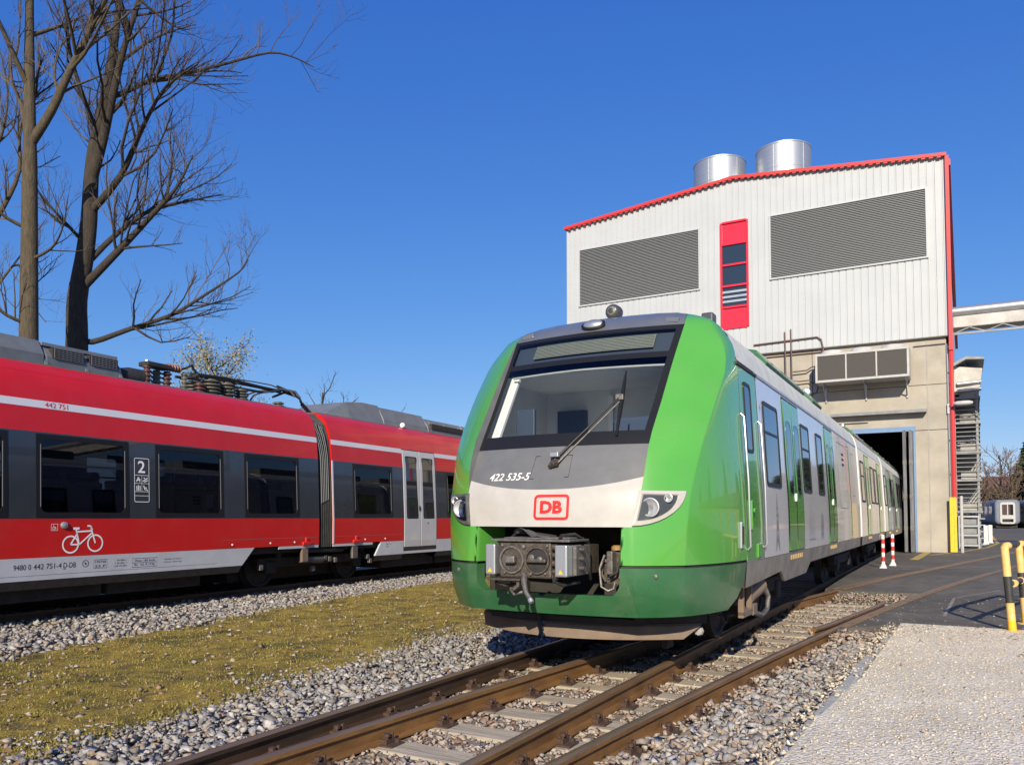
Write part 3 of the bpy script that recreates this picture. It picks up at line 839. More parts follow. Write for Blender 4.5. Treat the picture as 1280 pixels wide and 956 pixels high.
# door: blue lintel, jambs, folded leaves
MB().box(OX0-.15, OX1+.08, FY-.07, FY-.002, OZ, OZ+.20).build('blue_lintel', M['blue'], hall)
MB().box(OX1-.02, OX1+.06, FY-.06, FY+.35, -.01, OZ-.001).build('blue_jamb', M['blue'], hall)
MB().box(OX0-.06, OX0+.02, FY-.06, FY+.35, -.01, OZ-.001).build('blue_jamb', M['blue'], hall)
for i, x in enumerate((-2.16, -1.93)):
    lf = MB().box(x, x+.10, FY-1.02+.05*i, FY-.04, .02, OZ-.03).build('door_leaf', M['leaf'], hall, bevel=.01)
    MB().box(x-.012, x+.112, FY-1.06+.05*i, FY-1.021+.05*i, .02, OZ-.05).build('leaf_edge', M['leaf'], lf)
    for z in (.9, 2.2, 3.6): MB().box(x-.02, x+.12, FY-1.075+.05*i, FY-1.062+.05*i, z, z+.18).build('hinge', M['steel'], lf)
    MB().box(x-.006, x-.001, FY-.85, FY-.2, 2.4, 3.9).build('leaf_window', M['dglass'], lf)
# canopy beam, small cable tray
MB().box(-5.05, -1.30, FY-.42, FY-.003, 5.80, 5.93).build('canopy_beam', M['towergrey'], hall)
MB().box(-5.0, -3.55, FY-.10, FY-.003, 5.52, 5.57).build('cable_tray', M['concrete'], hall)
for x, z in ((-1.25, 8.9),): MB().bar((x-.0, FY-.012, -.0), (x, FY-.012, z), .025, .02).build('lightning_wire', M['coolwht'], hall)
# brown pipes beside the cooler
def pipe(p, r=.03, mat='brownpipe', name='pipe', parent=hall): return MB().tube(p, r, 8).build(name, M[mat], parent, smooth=True)
yp = CY-.07
pipe([(-6.93,yp,9.8),(-6.90,yp,7.6)]); pipe([(-6.66,yp,9.9),(-6.64,yp,7.55),(-6.3,yp,7.5),(-5.9,yp,7.52),(-5.75,yp,7.35),(-5.55,yp,7.55),(-5.42,yp,7.5)])
pipe([(-6.6,yp,7.95),(-6.0,yp,7.97),(-5.8,yp,8.1),(-5.6,yp,8.12),(-5.42,yp,8.2)]); pipe([(-6.62,yp,7.12),(-5.95,yp,7.1),(-5.85,yp,6.85),(-5.6,yp,6.95),(-5.5,yp,7.3)])
pipe([(-8.3,yp,9.35),(-5.55,yp,9.42),(-5.38,yp,9.3),(-5.3,yp,8.9),(-5.3,yp,8.45)], .035)
pipe([(-8.2,FY-.05,8.75),(-5.4,FY-.05,8.76)], .025)
pipe([(-1.75,FY-.05,8.62),(-.55,FY-.05,8.63)], .02, 'concdark')
# corner downpipes: red with yellow guard, grey pipe
dx, dy = XR+.16, FY-.16
pipe([(dx,dy,2.2),(dx,dy,8.5),(dx+.0,dy+.15,8.75)], .085, 'trimred', 'red_downpipe')
MB().box(dx-.18, dx-.03, dy-.16, dy-.10, .02, 2.25).box(dx-.029, dx+.07, dy-.14, dy-.10, .02, 2.25).build('yellow_guard', M['yellow'], hall, bevel=.01)
pipe([(XR+.02,FY-.05,.1),(XR+.02,FY-.05,8.6)], .035, 'galv', 'grey_pipe')
pipe([(dx+.24,dy-.03,.0),(dx+.24,dy-.03,2.3)], .06, 'coolwht', 'grey_pipe')
for z in (3.2,4.6,6.0,7.4): MB().box(dx-.11, dx+.11, dy-.02, dy+.14, z, z+.05).build('pipe_clamp', M['steel'], hall)
# wall lamp on the corner
lampo = empty('wall_lamp', (0, 0, 0)); tag(lampo, 'grey street style lamp on a short arm at the hall corner', 'lamp')
MB().tube([(XR+.05,FY-.06,5.95),(XR+.25,FY-.28,6.02),(XR+.42,FY-.42,6.04)], .03, 8).build('arm', M['galv'], lampo, smooth=True)
MB().box(XR-.02, XR+.06, FY-.12, FY-.02, 5.7, 6.1).build('wall_bracket', M['galv'], lampo)
lb = MB(); 
for k in range(9):
    pass
lb.lathe([(.0,-.36),(.05,-.34),(.09,-.2),(.10,0),(.095,.2),(.06,.33),(0,.36)], (XR+.55, FY-.52, 6.05), 14, 'x')
lb.build('lamp_head', M['coolwht'], lampo, smooth=True, angle=180)

# ------------------------------------------------------------------ wall cooler
cool = empty('cooling_unit', (0,0,0)); tag(cool, 'white three fan cooling unit with dark mesh panels on the hall wall', 'cooling unit')
cx0, cx1, cy0, cy1, cz0, cz1 = -5.44, -1.90, 36.25, 37.36, 7.20, 8.44
c = MB(); c.box(cx0, cx1, cy0+.03, cy1, cz0+.10, cz1-.10)
c.build('core', M['mesh'], cool)
c = MB(); c.box(cx0-.05,cx1+.05,cy0,cy1+.01,cz1-.10,cz1).box(cx0-.05,cx1+.05,cy0-.02,cy1+.01,cz0,cz0+.10)
c.box(cx0-.05,cx0+.04,cy0,cy1+.01,cz0+.10,cz1-.10).box(cx1-.04,cx1+.05,cy0,cy1+.01,cz0+.10,cz1-.10)
for t in (1/3, 2/3): c.box(cx0+(cx1-cx0)*t-.03, cx0+(cx1-cx0)*t+.03, cy0, cy0+.06, cz0+.10, cz1-.10)
c.build('casing', M['coolwht'], cool, bevel=.01)
for t in (1/6, .5, 5/6):
    x = cx0+(cx1-cx0)*t
    MB().lathe([(.50,0),(.47,.10),(.42,.17),(.0,.17)], (x, (cy0+cy1)/2, cz1), 28).build('fan_ring', M['coolwht'], cool, smooth=True)
for t in (.06, .52, .97):
    x = cx0+(cx1-cx0)*t
    k = MB(); k.bar((x, cy0+.1, cz0-.03), (x, FY-.02, cz0-.03), .05, .06).bar((x, FY-.05, cz0-.03), (x, FY-.05, cz0-.72), .05, .06).bar((x, cy0+.35, cz0-.05), (x, FY-.07, cz0-.62), .04, .05)
    k.build('bracket', M['galv'], cool)

# ------------------------------------------------------------------ pipe bridge to the right
br = empty('pipe_bridge', (0,0,0)); tag(br, 'white pipe bridge with a grey pipe leaving the hall corner high up', 'pipe bridge')
MB().tube([(XR+.25,38.6,10.15),(34,38.6,10.15)], .21, 16).build('pipe', M['galv'], br, smooth=True)
MB().tube([(XR+.25,39.0,10.05),(34,39.0,10.05)], .14, 12).build('pipe', M['galv'], br, smooth=True)
MB().box(XR+.25, 34, 38.35, 39.3, 9.42, 9.90).build('trough', M['pipewht'], br, bevel=.03)
t = MB()
t.bar((XR+.25,38.4,9.16),(34,38.4,9.16), .07, .07)
x = XR+.25
while x < 33:
    t.bar((x,38.4,9.18),(x+.6,38.4,9.41), .035).bar((x+.6,38.4,9.41),(x+1.2,38.4,9.18), .035); x += 1.2
t.build('truss', M['towergrey'], br)
for x in (14, 33.5): MB().box(x-.15, x+.15, 38.6, 38.9, -.1, 9.415).build('support_column', M['towergrey'], br)

# ------------------------------------------------------------------ stair tower along the hall's side
tw = empty('stair_tower', (0,0,0)); tag(tw, 'grey steel stair tower with railings and canopy beside the hall corner', 'stair tower')
ax0, ax1, ay0, ay1 = XR+.12, .60, 44.0, 47.6
for x in (ax0+.05, ax1):
    for y in (ay0, (ay0+ay1)/2, ay1): MB().box(x-.05, x+.05, y-.05, y+.05, -.02, 7.4).build('post', M['towergrey'], tw)
for z in (1.75, 3.25, 4.6, 6.0, 7.2):
    MB().box(ax0, ax1+.15, ay0-.1, ay1, z-.10, z).build('platform', M['towergrey'], tw)
    MB().box(ax0+.28, ax1+.1, ay0+.06, ay0+.10, z+.02, z+.35).build('toe_panel', M['towerlight'], tw)
rl = MB()
z = 1.95
while z < 7.2:
    rl.bar((ax0, ay0-.06, z), (ax1+.1, ay0-.06, z), .035).bar((ax1+.1, ay0-.06, z), (ax1+.1, ay1, z), .035); z += .21
tag(rl.build('railing_bars', M['towergrey'], tw), kind='stuff')
st = MB()
for f in range(4):
    z0, z1 = (1.75,3.25,4.6,6.0)[f], (3.25,4.6,6.0,7.2)[f]
    for i in range(8):
        zz = z0+(z1-z0)*(i+1)/8; yy2 = ay0+.6+(ay1-ay0-1.2)*((i+.5)/8 if f % 2 == 0 else 1-(i+.5)/8)
        st.box(ax0+.15, ax1-.1, yy2-.13, yy2+.13, zz-.04, zz)
tag(st.build('stair_treads', M['towergrey'], tw), kind='stuff')
MB().box(ax0+.02, ax0+.06, ay0+.2, ay1, 1.8, 8.0).build('back_panel', M['towerlight'], tw)
MB().box(ax0+.08, ax1-.05, ay1-.05, ay1, 1.8, 7.15).build('back_panel', M['towerlight'], tw)
MB().prism([(ax0,7.35),(ax1+.1,7.35),(ax1+.28,8.55),(ax0,8.75)], lambda a, c, t: (a, t, c), ay0+.1, ay1).build('white_hood', M['pipewht'], tw, bevel=.02)
MB().prism([(ax0,8.8),(.2,9.12),(.62,9.06),(.95,9.0),(.95,8.92),(.6,8.95),(.2,8.98),(ax0,8.65)], lambda a, c, t: (a, t, c), ay0-.3, ay1).build('canopy', M['towergrey'], tw)
for z in (7.5, 7.85): MB().cyl((ax0+.2,ay0-.02,z),(ax1+.2,ay0+.05,z+.06), .09, 12).build('duct', M['galv'], tw, smooth=True)
# equipment cabinet under the tower
cb = empty('equipment_rack', (0,0,0)); tag(cb, 'grey equipment rack with shelves at the foot of the stair tower', 'rack')
for z in (.08, .55, .98, 1.42): MB().box(ax0+.12, ax1-.02, ay0-.9, ay0-.1, z, z+.09).build('shelf', M['galv'], cb, bevel=.01)
for z in (.18, .66, 1.09): MB().box(ax0+.2, ax1-.1, ay0-.75, ay0-.2, z, z+.26).build('crate', M['towergrey'], cb, bevel=.02)
for x in (ax0+.15, ax1-.05):
    for y in (ay0-.88, ay0-.14): MB().box(x-.03, x+.03, y-.03, y+.03, -.02, 1.5).build('upright', M['galv'], cb)
st2 = MB()
for i in range(5): st2.box(ax1+.03, ax1+.22, ay0-.9+.16*i, ay0-.78+.16*i, .15+.3*i, .19+.3*i)
MBs = st2.build('side_steps', M['galv'], cb)
# white posts beyond the tower
for i, (x, y) in enumerate(((.95, 50.0), (1.22, 52.5))):
    p = MB(); p.box(x-.10, x+.10, y-.06, y+.06, -.02, 1.0); p.box(x-.14, x+.14, y-.1, y+.1, -.02, .05)
    o = p.build('white_post', M['postwhite'], None, bevel=.02)
    tag(o, ('short white post nearest the stair tower', 'short white post farther behind the stair tower')[i], 'post', 'white posts behind the stair tower')

# ------------------------------------------------------------------ bollards and barrier
def bollard(x, y, label):
    t = empty('bollard', (x, y, -.012)); tag(t, label, 'bollard', 'red and white bollards beside the train')
    MB().box(-.09,.09,-.09,.09,0,.03).build('base_plate', M['postwhite'], t)
    MB().lathe([(.085,.03),(.06,.10),(.045,.12)], (0,0,0), 16).build('foot', M['postwhite'], t, smooth=True)
    MB().lathe([(.045,.12),(.045,.92),(.035,.945),(0,.95)], (0,0,0), 16).build('post', M['postwhite'], t, smooth=True)
    for z in (.19, .45, .70): MB().lathe([(.0455,0),(.049,.002),(.049,.128),(.0455,.13)], (0,0,z), 16).build('red_band', M['postred'], t, smooth=True)
bollard(-2.07, 25.3, 'red and white striped bollard, the nearer one beside the green train')
bollard(-1.92, 26.7, 'red and white striped bollard, the farther one beside the green train')

bar = empty('tubular_barrier', (.50, 12.15, -.012)); tag(bar, 'yellow and black tubular barrier standing at the right edge of the asphalt', 'barrier')
R0 = .048
def frame_post(x, y, name='post'):
    segs = [(0,.14,'yellow'),(.14,.36,'yelpale'),(.36,.70,'blkpaint'),(.70,1.02,'yelpale')]
    ob = None
    for z0, z1, m in segs:
        o = MB().cyl((x-.028*z0*2.2, y, z0), (x-.028*z1*2.2, y, z1), R0, 16).build('painted_band', M[m], bar, smooth=True)
    MB().tube([(x-.063, y, 1.02), (x-.066, y, 1.06), (x-.05, y+.03, 1.085), (x-.02, y+.10, 1.09)], R0, 14).build('bend', M['yelpale'], bar, smooth=True)
    MB().lathe([(.11,0),(.11,.012),(.05,.012)], (x,y,0), 20).build('base_plate', M['yelpale'], bar)
frame_post(0, 0); frame_post(.20, .92); frame_post(.80, 3.2)
MB().tube([(-.02,.10,1.09),(.10,.85,1.09),(.70,3.1,1.09)], R0*.9, 12).build('top_rail', M['blkpaint'], bar, smooth=True)
MB().tube([(-.03,.02,.60),(.17,.92,.60),(.76,3.2,.60)], R0*.85, 12).build('mid_rail', M['blkpaint'], bar, smooth=True)
for p in ((.04,.20,.60),(.14,.78,.60)): MB().tube([Vector(p)-Vector((.006,.03,0)), Vector(p)+Vector((.006,.03,0))], R0, 12).build('painted_band', M['yelpale'], bar, smooth=True)
MB().tube([(.80,3.2,1.09),(3.2,3.5,1.09)], R0*.9, 12).build('top_rail', M['yelpale'], bar, smooth=True)
for x in (3.2,):
    MB().cyl((x,3.5,0),(x,3.5,1.09), R0, 16).build('post', M['yelpale'], bar, smooth=True)

# ------------------------------------------------------------------ lettering helper
def text_mb(s, size, shear=0.0, bold=0.0, ext=.001):
    """outline of a line of text as mesh data: returns (verts2d, faces) with width, in a 2-D plane, left-bottom at 0,0"""
    cu = bpy.data.curves.new('text', 'FONT'); cu.body = s; cu.size = size; cu.shear = shear; cu.offset = bold; cu.resolution_u = 3
    ob = bpy.data.objects.new('text', cu); col.objects.link(ob)
    dg = bpy.context.evaluated_depsgraph_get(); dg.update()
    me = bpy.data.meshes.new_from_object(ob.evaluated_get(dg))
    vs = [(v.co.x, v.co.y) for v in me.vertices]; fs = [tuple(p.vertices) for p in me.polygons]
    bpy.data.objects.remove(ob); bpy.data.curves.remove(cu); bpy.data.meshes.remove(me)
    return vs, fs
def fit(vs, w, h=None):
    xs = [v[0] for v in vs]; ys = [v[1] for v in vs]
    x0, x1, y0, y1 = min(xs), max(xs), min(ys), max(ys)
    sx = w/(x1-x0); sy = (h/(y1-y0)) if h else sx
    return [((x-x0)*sx, (y-y0)*sy) for x, y in vs]
def lettering(name, s, w, h, fn, mat, parent, shear=0.0, bold=0.0):
    """text stretched to w x h, laid on a surface by fn(a, b) -> point"""
    vs, fs = text_mb(s, 1.0, shear, bold)
    vs = fit(vs, w, h)
    b = MB(); b.v = [tuple(fn(a, c)) for a, c in vs]; b.f = fs
    return b.build(name, mat, parent, fixn=False)
def ribbon(b, pts2, w, fn, closed=False):
    """flat stroke along 2-D points laid on a surface"""
    n = len(pts2); L = []; Rr = []
    for k in range(n):
        if closed: p0, p1 = pts2[k-1], pts2[(k+1) % n]
        else: p0, p1 = pts2[max(0,k-1)], pts2[min(n-1,k+1)]
        d = Vector((p1[0]-p0[0], p1[1]-p0[1])).normalized(); s = Vector((d.y,-d.x))*w/2
        L.append(fn(pts2[k][0]-s.x, pts2[k][1]-s.y)); Rr.append(fn(pts2[k][0]+s.x, pts2[k][1]+s.y))
    for k in range(n if closed else n-1):
        j = (k+1) % n
        b.quad(L[k], Rr[k], Rr[j], L[j])
    return b
def rrect(y0, y1, z0, z1, r, n=5):
    out = []
    for cx, cy, a0 in ((y1-r, z1-r, 0), (y0+r, z1-r, 90), (y0+r, z0+r, 180), (y1-r, z0+r, 270)):
        for k in range(n+1):
            a = R(a0+90*k/n); out.append((cx+r*math.cos(a), cy+r*math.sin(a)))
    return out
def rect_like(loop, y0, y1, z0, z1):
    """points of a rectangle matched one to one with a rounded loop"""
    out = []; n = len(loop)//4
    for q, (cy, cz) in enumerate(((y1,z1),(y0,z1),(y0,z0),(y1,z0))):
        for k in range(n):
            t = k/(n-1)
            y, z = loop[q*n+k]
            if q == 0: p = (y1, z) if t < .5 else (y, z1)
            elif q == 1: p = (y, z1) if t < .5 else (y0, z)
            elif q == 2: p = (y0, z) if t < .5 else (y, z0)
            else: p = (y, z0) if t < .5 else (y1, z)
            if abs(t-.5) < .13: p = (cy, cz)
            out.append(p)
    return out

class Wall:
    """a train's side: x = sgn * xs(z) (+ outwards offset), running along y"""
    def __init__(self, zx, sgn):
        self.zx = zx; self.s = sgn
    def x(self, z, off=0.0): return self.s*(float(np.interp(z, [p[0] for p in self.zx], [p[1] for p in self.zx])) + off)
    def p(self, y, z, off=0.0): return (self.x(z, off), y, z)
    def sheet(self, b, y0, y1, z0, z1, off=0.0, lip=0.0, nz=None):
        zz = [z0] + [p[0] for p in self.zx if z0 < p[0] < z1] + [z1]
        P = [[self.p(y, z, off) for y in (y0, y1)] for z in zz]
        b.grid(P)
        if lip:
            for y in (y0, y1): b.grid([[self.p(y, z, off-lip), self.p(y, z, off)] for z in zz])
            for z in (z0, z1): b.grid([[self.p(y0, z, off-lip), self.p(y1, z, off-lip)], [self.p(y0, z, off), self.p(y1, z, off)]])
        return b
    def panel(self, y0, y1, z0, z1, r=.05, off=.004, lip=.01, b=None):
        """rounded plate lying on the side"""
        b = b or MB(); lp = rrect(y0, y1, z0, z1, r); n = len(lp)
        zs = sorted(set(round(z, 5) for _, z in lp)); 
        ext = sorted(set(zs + [p[0] for p in self.zx if z0 < p[0] < z1]))
        def edge(z):
            if z > z1-r: d = z-(z1-r)
            elif z < z0+r: d = (z0+r)-z
            else: d = 0
            i = r-math.sqrt(max(0, r*r-d*d)) if d else 0
            return y0+i, y1-i
        b.grid([[self.p(edge(z)[0], z, off), self.p(edge(z)[1], z, off)] for z in ext])
        i = len(b.v)
        for y, z in lp: b.v.append(self.p(y, z, off)); b.v.append(self.p(y, z, off-lip))
        for k in range(n):
            j = (k+1) % n; b.f.append((i+2*k, i+2*j, i+2*j+1, i+2*k+1))
        return b
    def ring(self, y0, y1, z0, z1, w, r=.08, off=.004, depth=.02, square=False, b=None):
        """window gasket: outer loop, inner rounded loop, inner return"""
        b = b or MB()
        inner = rrect(y0+w, y1-w, z0+w, z1-w, max(.01, r-w))
        outer = rect_like(inner, y0, y1, z0, z1) if square else rrect(y0, y1, z0, z1, r)
        n = len(inner); i = len(b.v)
        for k in range(n):
            b.v += [self.p(*outer[k], off-depth), self.p(*outer[k], off), self.p(*inner[k], off), self.p(*inner[k], off-depth)]
        for k in range(n):
            j = (k+1) % n
            for m in range(3): b.f.append((i+4*k+m, i+4*j+m, i+4*j+m+1, i+4*k+m+1))
        return b

# ------------------------------------------------------------------ green commuter train (local frame: x right, y back, nose at y ~ -0.45)
T = empty('commuter_train', (-3.40, 7.0, 0), H1)
tag(T, 'green fronted commuter train with grey windscreen surround coming out of the hall', 'train')
NR = np.array([
 # z     y0    a     ya    c     yc    w     ys   rec
 [.56, -.36, .85, -.28, 1.19,  .02, 1.455, 1.15, 0],
 [.75, -.43, .85, -.35, 1.22, -.05, 1.48, 1.15, 0],
 [1.0, -.45, .85, -.36, 1.23, -.07, 1.50, 1.15, 0],
 [1.36,-.43, .84, -.33, 1.25, -.06, 1.50, 1.15, 0],
 [1.69,-.38, .90, -.27, 1.275, .0,  1.49, 1.15, 0],
 [1.82,-.32, .905,-.21, 1.29,  .05, 1.485,1.15, .03],
 [2.12,-.17, .905,-.06, 1.33,  .18, 1.465,1.15, .075],
 [2.55, .13, .925, .25, 1.38,  .48, 1.445,1.15, .075],
 [3.0,  .45, .945, .57, 1.395,  .83, 1.42, 1.15, .055],
 [3.22, .62, .958, .73, 1.325,  .93, 1.38, 1.15, .035],
 [3.41, .74, .97,  .87, 1.195, 1.0, 1.26, 1.15, .01]])
def hermite(x, X, Yv):
    m = np.gradient(Yv, X)
    i = int(np.clip(np.searchsorted(X, x)-1, 0, len(X)-2)); h = X[i+1]-X[i]; t = (x-X[i])/h
    return ((1+2*t)*(1-t)**2)*Yv[i] + t*(1-t)**2*h*m[i] + t*t*(3-2*t)*Yv[i+1] + t*t*(t-1)*h*m[i+1]
def nrow(z): return [hermite(z, NR[:,0], NR[:,k]) for k in range(1, 9)]
def bez(p, c, q, t): return tuple((1-t)**2*p[k]+2*t*(1-t)*c[k]+t*t*q[k] for k in range(2))
def front_y(x, z):
    y0, a, ya, c, yc, w, ys, rec = nrow(z); x = abs(x)
    if x <= a: return y0+(ya-y0)*(x/a)**2
    t = min(1, (x-a)/(c-a))
    ctl = (a+(c-a)*.55, ya+(yc-ya)*.36)
    # invert the bezier in x
    lo, hi = 0.0, 1.0
    for _ in range(24):
        mid = (lo+hi)/2
        if bez((a,ya), ctl, (c,yc), mid)[0] < x: lo = mid
        else: hi = mid
    if x <= c: return bez((a,ya), ctl, (c,yc), lo)[1]
    ctl = (c+(w-c)*.82, yc+(ys-yc)*.34); lo, hi = 0.0, 1.0
    for _ in range(24):
        mid = (lo+hi)/2
        if bez((c,yc), ctl, (w,ys), mid)[0] < x: lo = mid
        else: hi = mid
    return bez((c,yc), ctl, (w,ys), lo)[1]
def side_pts(z, rec_on=True):
    """plan points of the flank from the front edge (a) round the crease (c) to the cab door (s)"""
    y0, a, ya, c, yc, w, ys, rec = nrow(z)
    if not rec_on: rec = 0
    ya2 = ya-rec; a2 = a+rec*.35
    ctl = (a2+(c-a2)*.55, ya2+(yc-ya2)*.36+rec*.12)
    out = [bez((a2,ya2), ctl, (c,yc), t) for t in (0,.03,.12,.25,.4,.55,.7,.85,.95,.985)]
    ctl = (c+(w-c)*.82, yc+(ys-yc)*.34)
    out += [bez((c,yc), ctl, (w,ys), t) for t in (.0,.012,.05,.12,.22,.34,.46,.58,.7,.82,.92,1)]
    return out
def roof_z(x): return float(np.interp(abs(x), [0,.3,.6,.8,1.0,1.13,1.25,1.33,1.38,1.42], [3.645,3.642,3.63,3.612,3.565,3.505,3.415,3.32,3.21,3.05]))
ZS = [1.022,1.1,1.2,1.3,1.36,1.45,1.55,1.62,1.69,1.75,1.82,1.9,2.0,2.12,2.25,2.4,2.55,2.7,2.85,3.0,3.08,3.15,3.22,3.28,3.35,3.41]
for s in (-1, 1):
    shell = MB()
    shell.grid([[(s*x, y, z) for x, y in side_pts(z)] for z in ZS])
    # between opening and flank below the white band
    xs_ = [.745,.78,.82,.8515]
    P = []
    for z in [1.022,1.1,1.2,1.3,1.36]:
        y0, a, ya, c, yc, w, ys, rec = nrow(z)
        P.append([(s*(.745+(a-.745)*t), front_y(.745+(a-.745)*t, z), z) for t in (0,.33,.66,1)])
    shell.grid(P)
    # rounded return into the coupler opening
    shell.grid([[(s*x, front_y(.745, z)+dy, z) for x, dy in ((.745,0),(.735,.012),(.725,.04),(.70,.16),(.66,.40))] for z in [1.022,1.2,1.36]])
    # upper shoulder: from the flank at z=3.41 up to the roof arc
    bot = [(x, y, 3.41) for x, y in side_pts(3.41)]
    n = len(bot)
    top = []
    for k in range(n):
        x = .93+(1.262-.93)*k/(n-1)
        top.append((x, 1.15, roof_z(x)))
    P = []
    for t in (0,.2,.4,.6,.8,1):
        r = []
        for k in range(n):
            p, q = Vector(bot[k]), Vector(top[k]); m = (p+q)/2 + Vector((0,-.02,.045 if k < n*.7 else .045*(n-1-k)/(n*.3)))
            r.append(tuple(p*(1-t)**2+m*2*t*(1-t)+q*t*t))
        P.append([(s*a, b_, c_) for a, b_, c_ in r])
    shell.grid(P)
    shell.build('nose_flank', M['green'], T, smooth=True, angle=50, weld=True)
# grey roof cap above the windscreen
P = []
for t in (0,.15,.3,.5,.7,.85,1):
    r = []
    for k in range(25):
        u = -1+2*k/24
        y0, a, ya, c, yc, w, ys, rec = nrow(3.41)
        p = Vector((a*u, front_y(a*u, 3.41)-.004, 3.41)); q = Vector((.93*u, 1.15, roof_z(.93*u)))
        m = (p+q)/2+Vector((0,-.035,.055-.035*u*u*0)); r.append(tuple(p*(1-t)**2+m*2*t*(1-t)+q*t*t))
    P.append(r)
cap = MB().grid(P).build('roof_cap', M['capgrey'], T, smooth=True, angle=180)
# jambs of the recessed windscreen
for s in (-1, 1):
    jb = MB()
    P = []
    for z in [1.70,1.76,1.82,1.9,2.0,2.12,2.3,2.55,2.8,3.0,3.2,3.41]:
        y0, a, ya, c, yc, w, ys, rec = nrow(z)
        P.append([(s*a, ya+.004, z), (s*(a+rec*.35), ya-rec, z)])
    jb.grid(P)
    jb.build('windscreen_jamb', M['grey'], T, smooth=True)
# grey apron and white band, parted by a sagging line
def zg(x): return 1.705+.115*(abs(x)/.9)**2.2
wb = MB(); gb = MB(); NX = 30
colsW = []; colsG = []
for k in range(NX+1):
    u = -1+2*k/NX
    cw = []; cg = []
    for t in np.linspace(0, 1, 9):
        xe = .87*u; z1 = zg(xe); z = 1.36+(z1-1.36)*t
        x = u*float(nrow(z)[1]); cw.append((x, front_y(x, z), z))
    for t in np.linspace(0, 1, 9):
        xe = .87*u; z1 = zg(xe); z = z1+(2.12-z1)*t
        x = u*float(nrow(z)[1]); cg.append((x, front_y(x, z), z))
    colsW.append(cw); colsG.append(cg)
wb.grid(colsW).build('white_band', M['cream'], T, smooth=True, angle=180)
gb.grid(colsG).build('grey_apron', M['grey'], T, smooth=True, angle=180)
# windscreen glass and its black print border
P = []
for z in np.linspace(2.12, 3.41, 14):
    a = float(nrow(z)[1]); P.append([(a*u, front_y(a*u, z), z) for u in np.linspace(-1, 1, 21)])
ws = MB().grid(P).build('windscreen', M['wind'], T, smooth=True, angle=180)
bd = MB()
def band(b, x0f, x1f, z0, z1, off, nx=20, nz=4):
    P = []
    for z in np.linspace(z0, z1, nz):
        xa, xb = x0f(z), x1f(z); P.append([(x, front_y(x, z)-off, z) for x in np.linspace(xa, xb, nx)])
    b.grid(P)
ea = lambda z: float(nrow(z)[1])-.002
band(bd, lambda z: -ea(z), ea, 2.122, 2.255, .004)
band(bd, lambda z: -ea(z), ea, 3.365, 3.408, .004)
band(bd, lambda z: -ea(z)+.05, lambda z: ea(z)-.05, 3.035, 3.10, .004)
for s in (-1, 1):
    w = .052
    if s < 0: band(bd, lambda z: -ea(z), lambda z: -ea(z)+w, 2.255, 3.365, .004, 4, 16)
    else: band(bd, lambda z: ea(z)-w-.015, ea, 2.255, 3.365, .004, 4, 16)
bd.build('windscreen_border', M['black'], ws, smooth=True, angle=180)
# destination display behind the upper glass, white blind rod below
dd = MB(); P = []
for z in np.linspace(3.165, 3.325, 5): P.append([(x, front_y(x, z)+.035, z) for x in np.linspace(-.66, .70, 20)])
dd.grid(P); dd.build('destination_display', M['display'], ws, smooth=True, angle=180)
bk = MB(); P = []
for z in np.linspace(3.06, 3.40, 5): P.append([(x, front_y(x, z)+.075, z) for x in np.linspace(-.93, .93, 20)])
bk.grid(P); bk.build('display_backing', M['cabdark'], ws)
dl = MB()
for i in range(9):
    z = 3.172+i*.018; band(dl, lambda z: -.655, lambda z: .695, z, z+.006, -.031, 20, 2)
dl.build('display_rows', M['cabdark'], ws)
MB().tube([(x, front_y(x, 2.965)+.07, 2.965-.01*abs(x)) for x in np.linspace(-.86, .86, 13)], .012, 8).build('blind_rod', M['coolwht'], ws, smooth=True)
# cab interior
cabin = MB()
cabin.grid([[(-1.30,.75,2.0),(1.30,.75,2.0)],[(-1.30,2.35,2.0),(1.30,2.35,2.0)]])
cabin.grid([[(-1.30,.95,3.04),(1.30,.95,3.04)],[(-1.30,2.35,3.04),(1.30,2.35,3.04)]])
for s in (-1, 1):
    cabin.grid([[(s*1.31,.45,1.2),(s*1.31,2.35,1.2)],[(s*1.31,.55,2.3),(s*1.31,2.35,2.3)],[(s*1.29,1.0,3.04),(s*1.29,2.35,3.04)]])
cabin.box(-1.3,1.3,2.30,2.36,1.2,3.04)
cabin.build('cab_lining', M['interior'], T)
MB().box(-.35,1.05,2.26,2.297,2.0,2.62).build('cab_rear_window', M['cabdark'], T)
MB().box(-.42,-.36,2.25,2.297,1.6,2.96).build('cab_door_post', M['white'], T)
MB().box(-1.1,-.72,2.2,2.297,1.5,2.8).build('cab_cabinet', M['cabdark'], T)
MB().box(.55,1.20,2.18,2.297,2.64,3.0).build('cab_locker', M['interior'], T)
ds = MB(); P = []
for z, dy in ((2.10,.03),(2.20,.10),(2.235,.45),(2.12,.8)): P.append([(x, front_y(x, 2.13)+dy, z) for x in np.linspace(-.87,.87,14)])
ds.grid(P); ds.build('dashboard', M['console'], T, smooth=True, angle=180)
MB().box(-.78,-.56,.50,.55,2.28,2.60).build('cab_monitor', M['cabdark'], T, bevel=.01)
MB().prism([(-.90,2.2),(-.80,2.2),(-.83,3.0),(-.93,3.0)], lambda a,c,t: (a, t+.72*(c-2.2), c), .12, .16).build('cab_pillar_trim', M['white'], T)
st = MB(); st.box(.05,.55,1.2,1.35,2.0,2.55); st.box(.05,.55,.85,1.3,1.85,1.98)
st.build('driver_seat', M['seat'], T, bevel=.05)
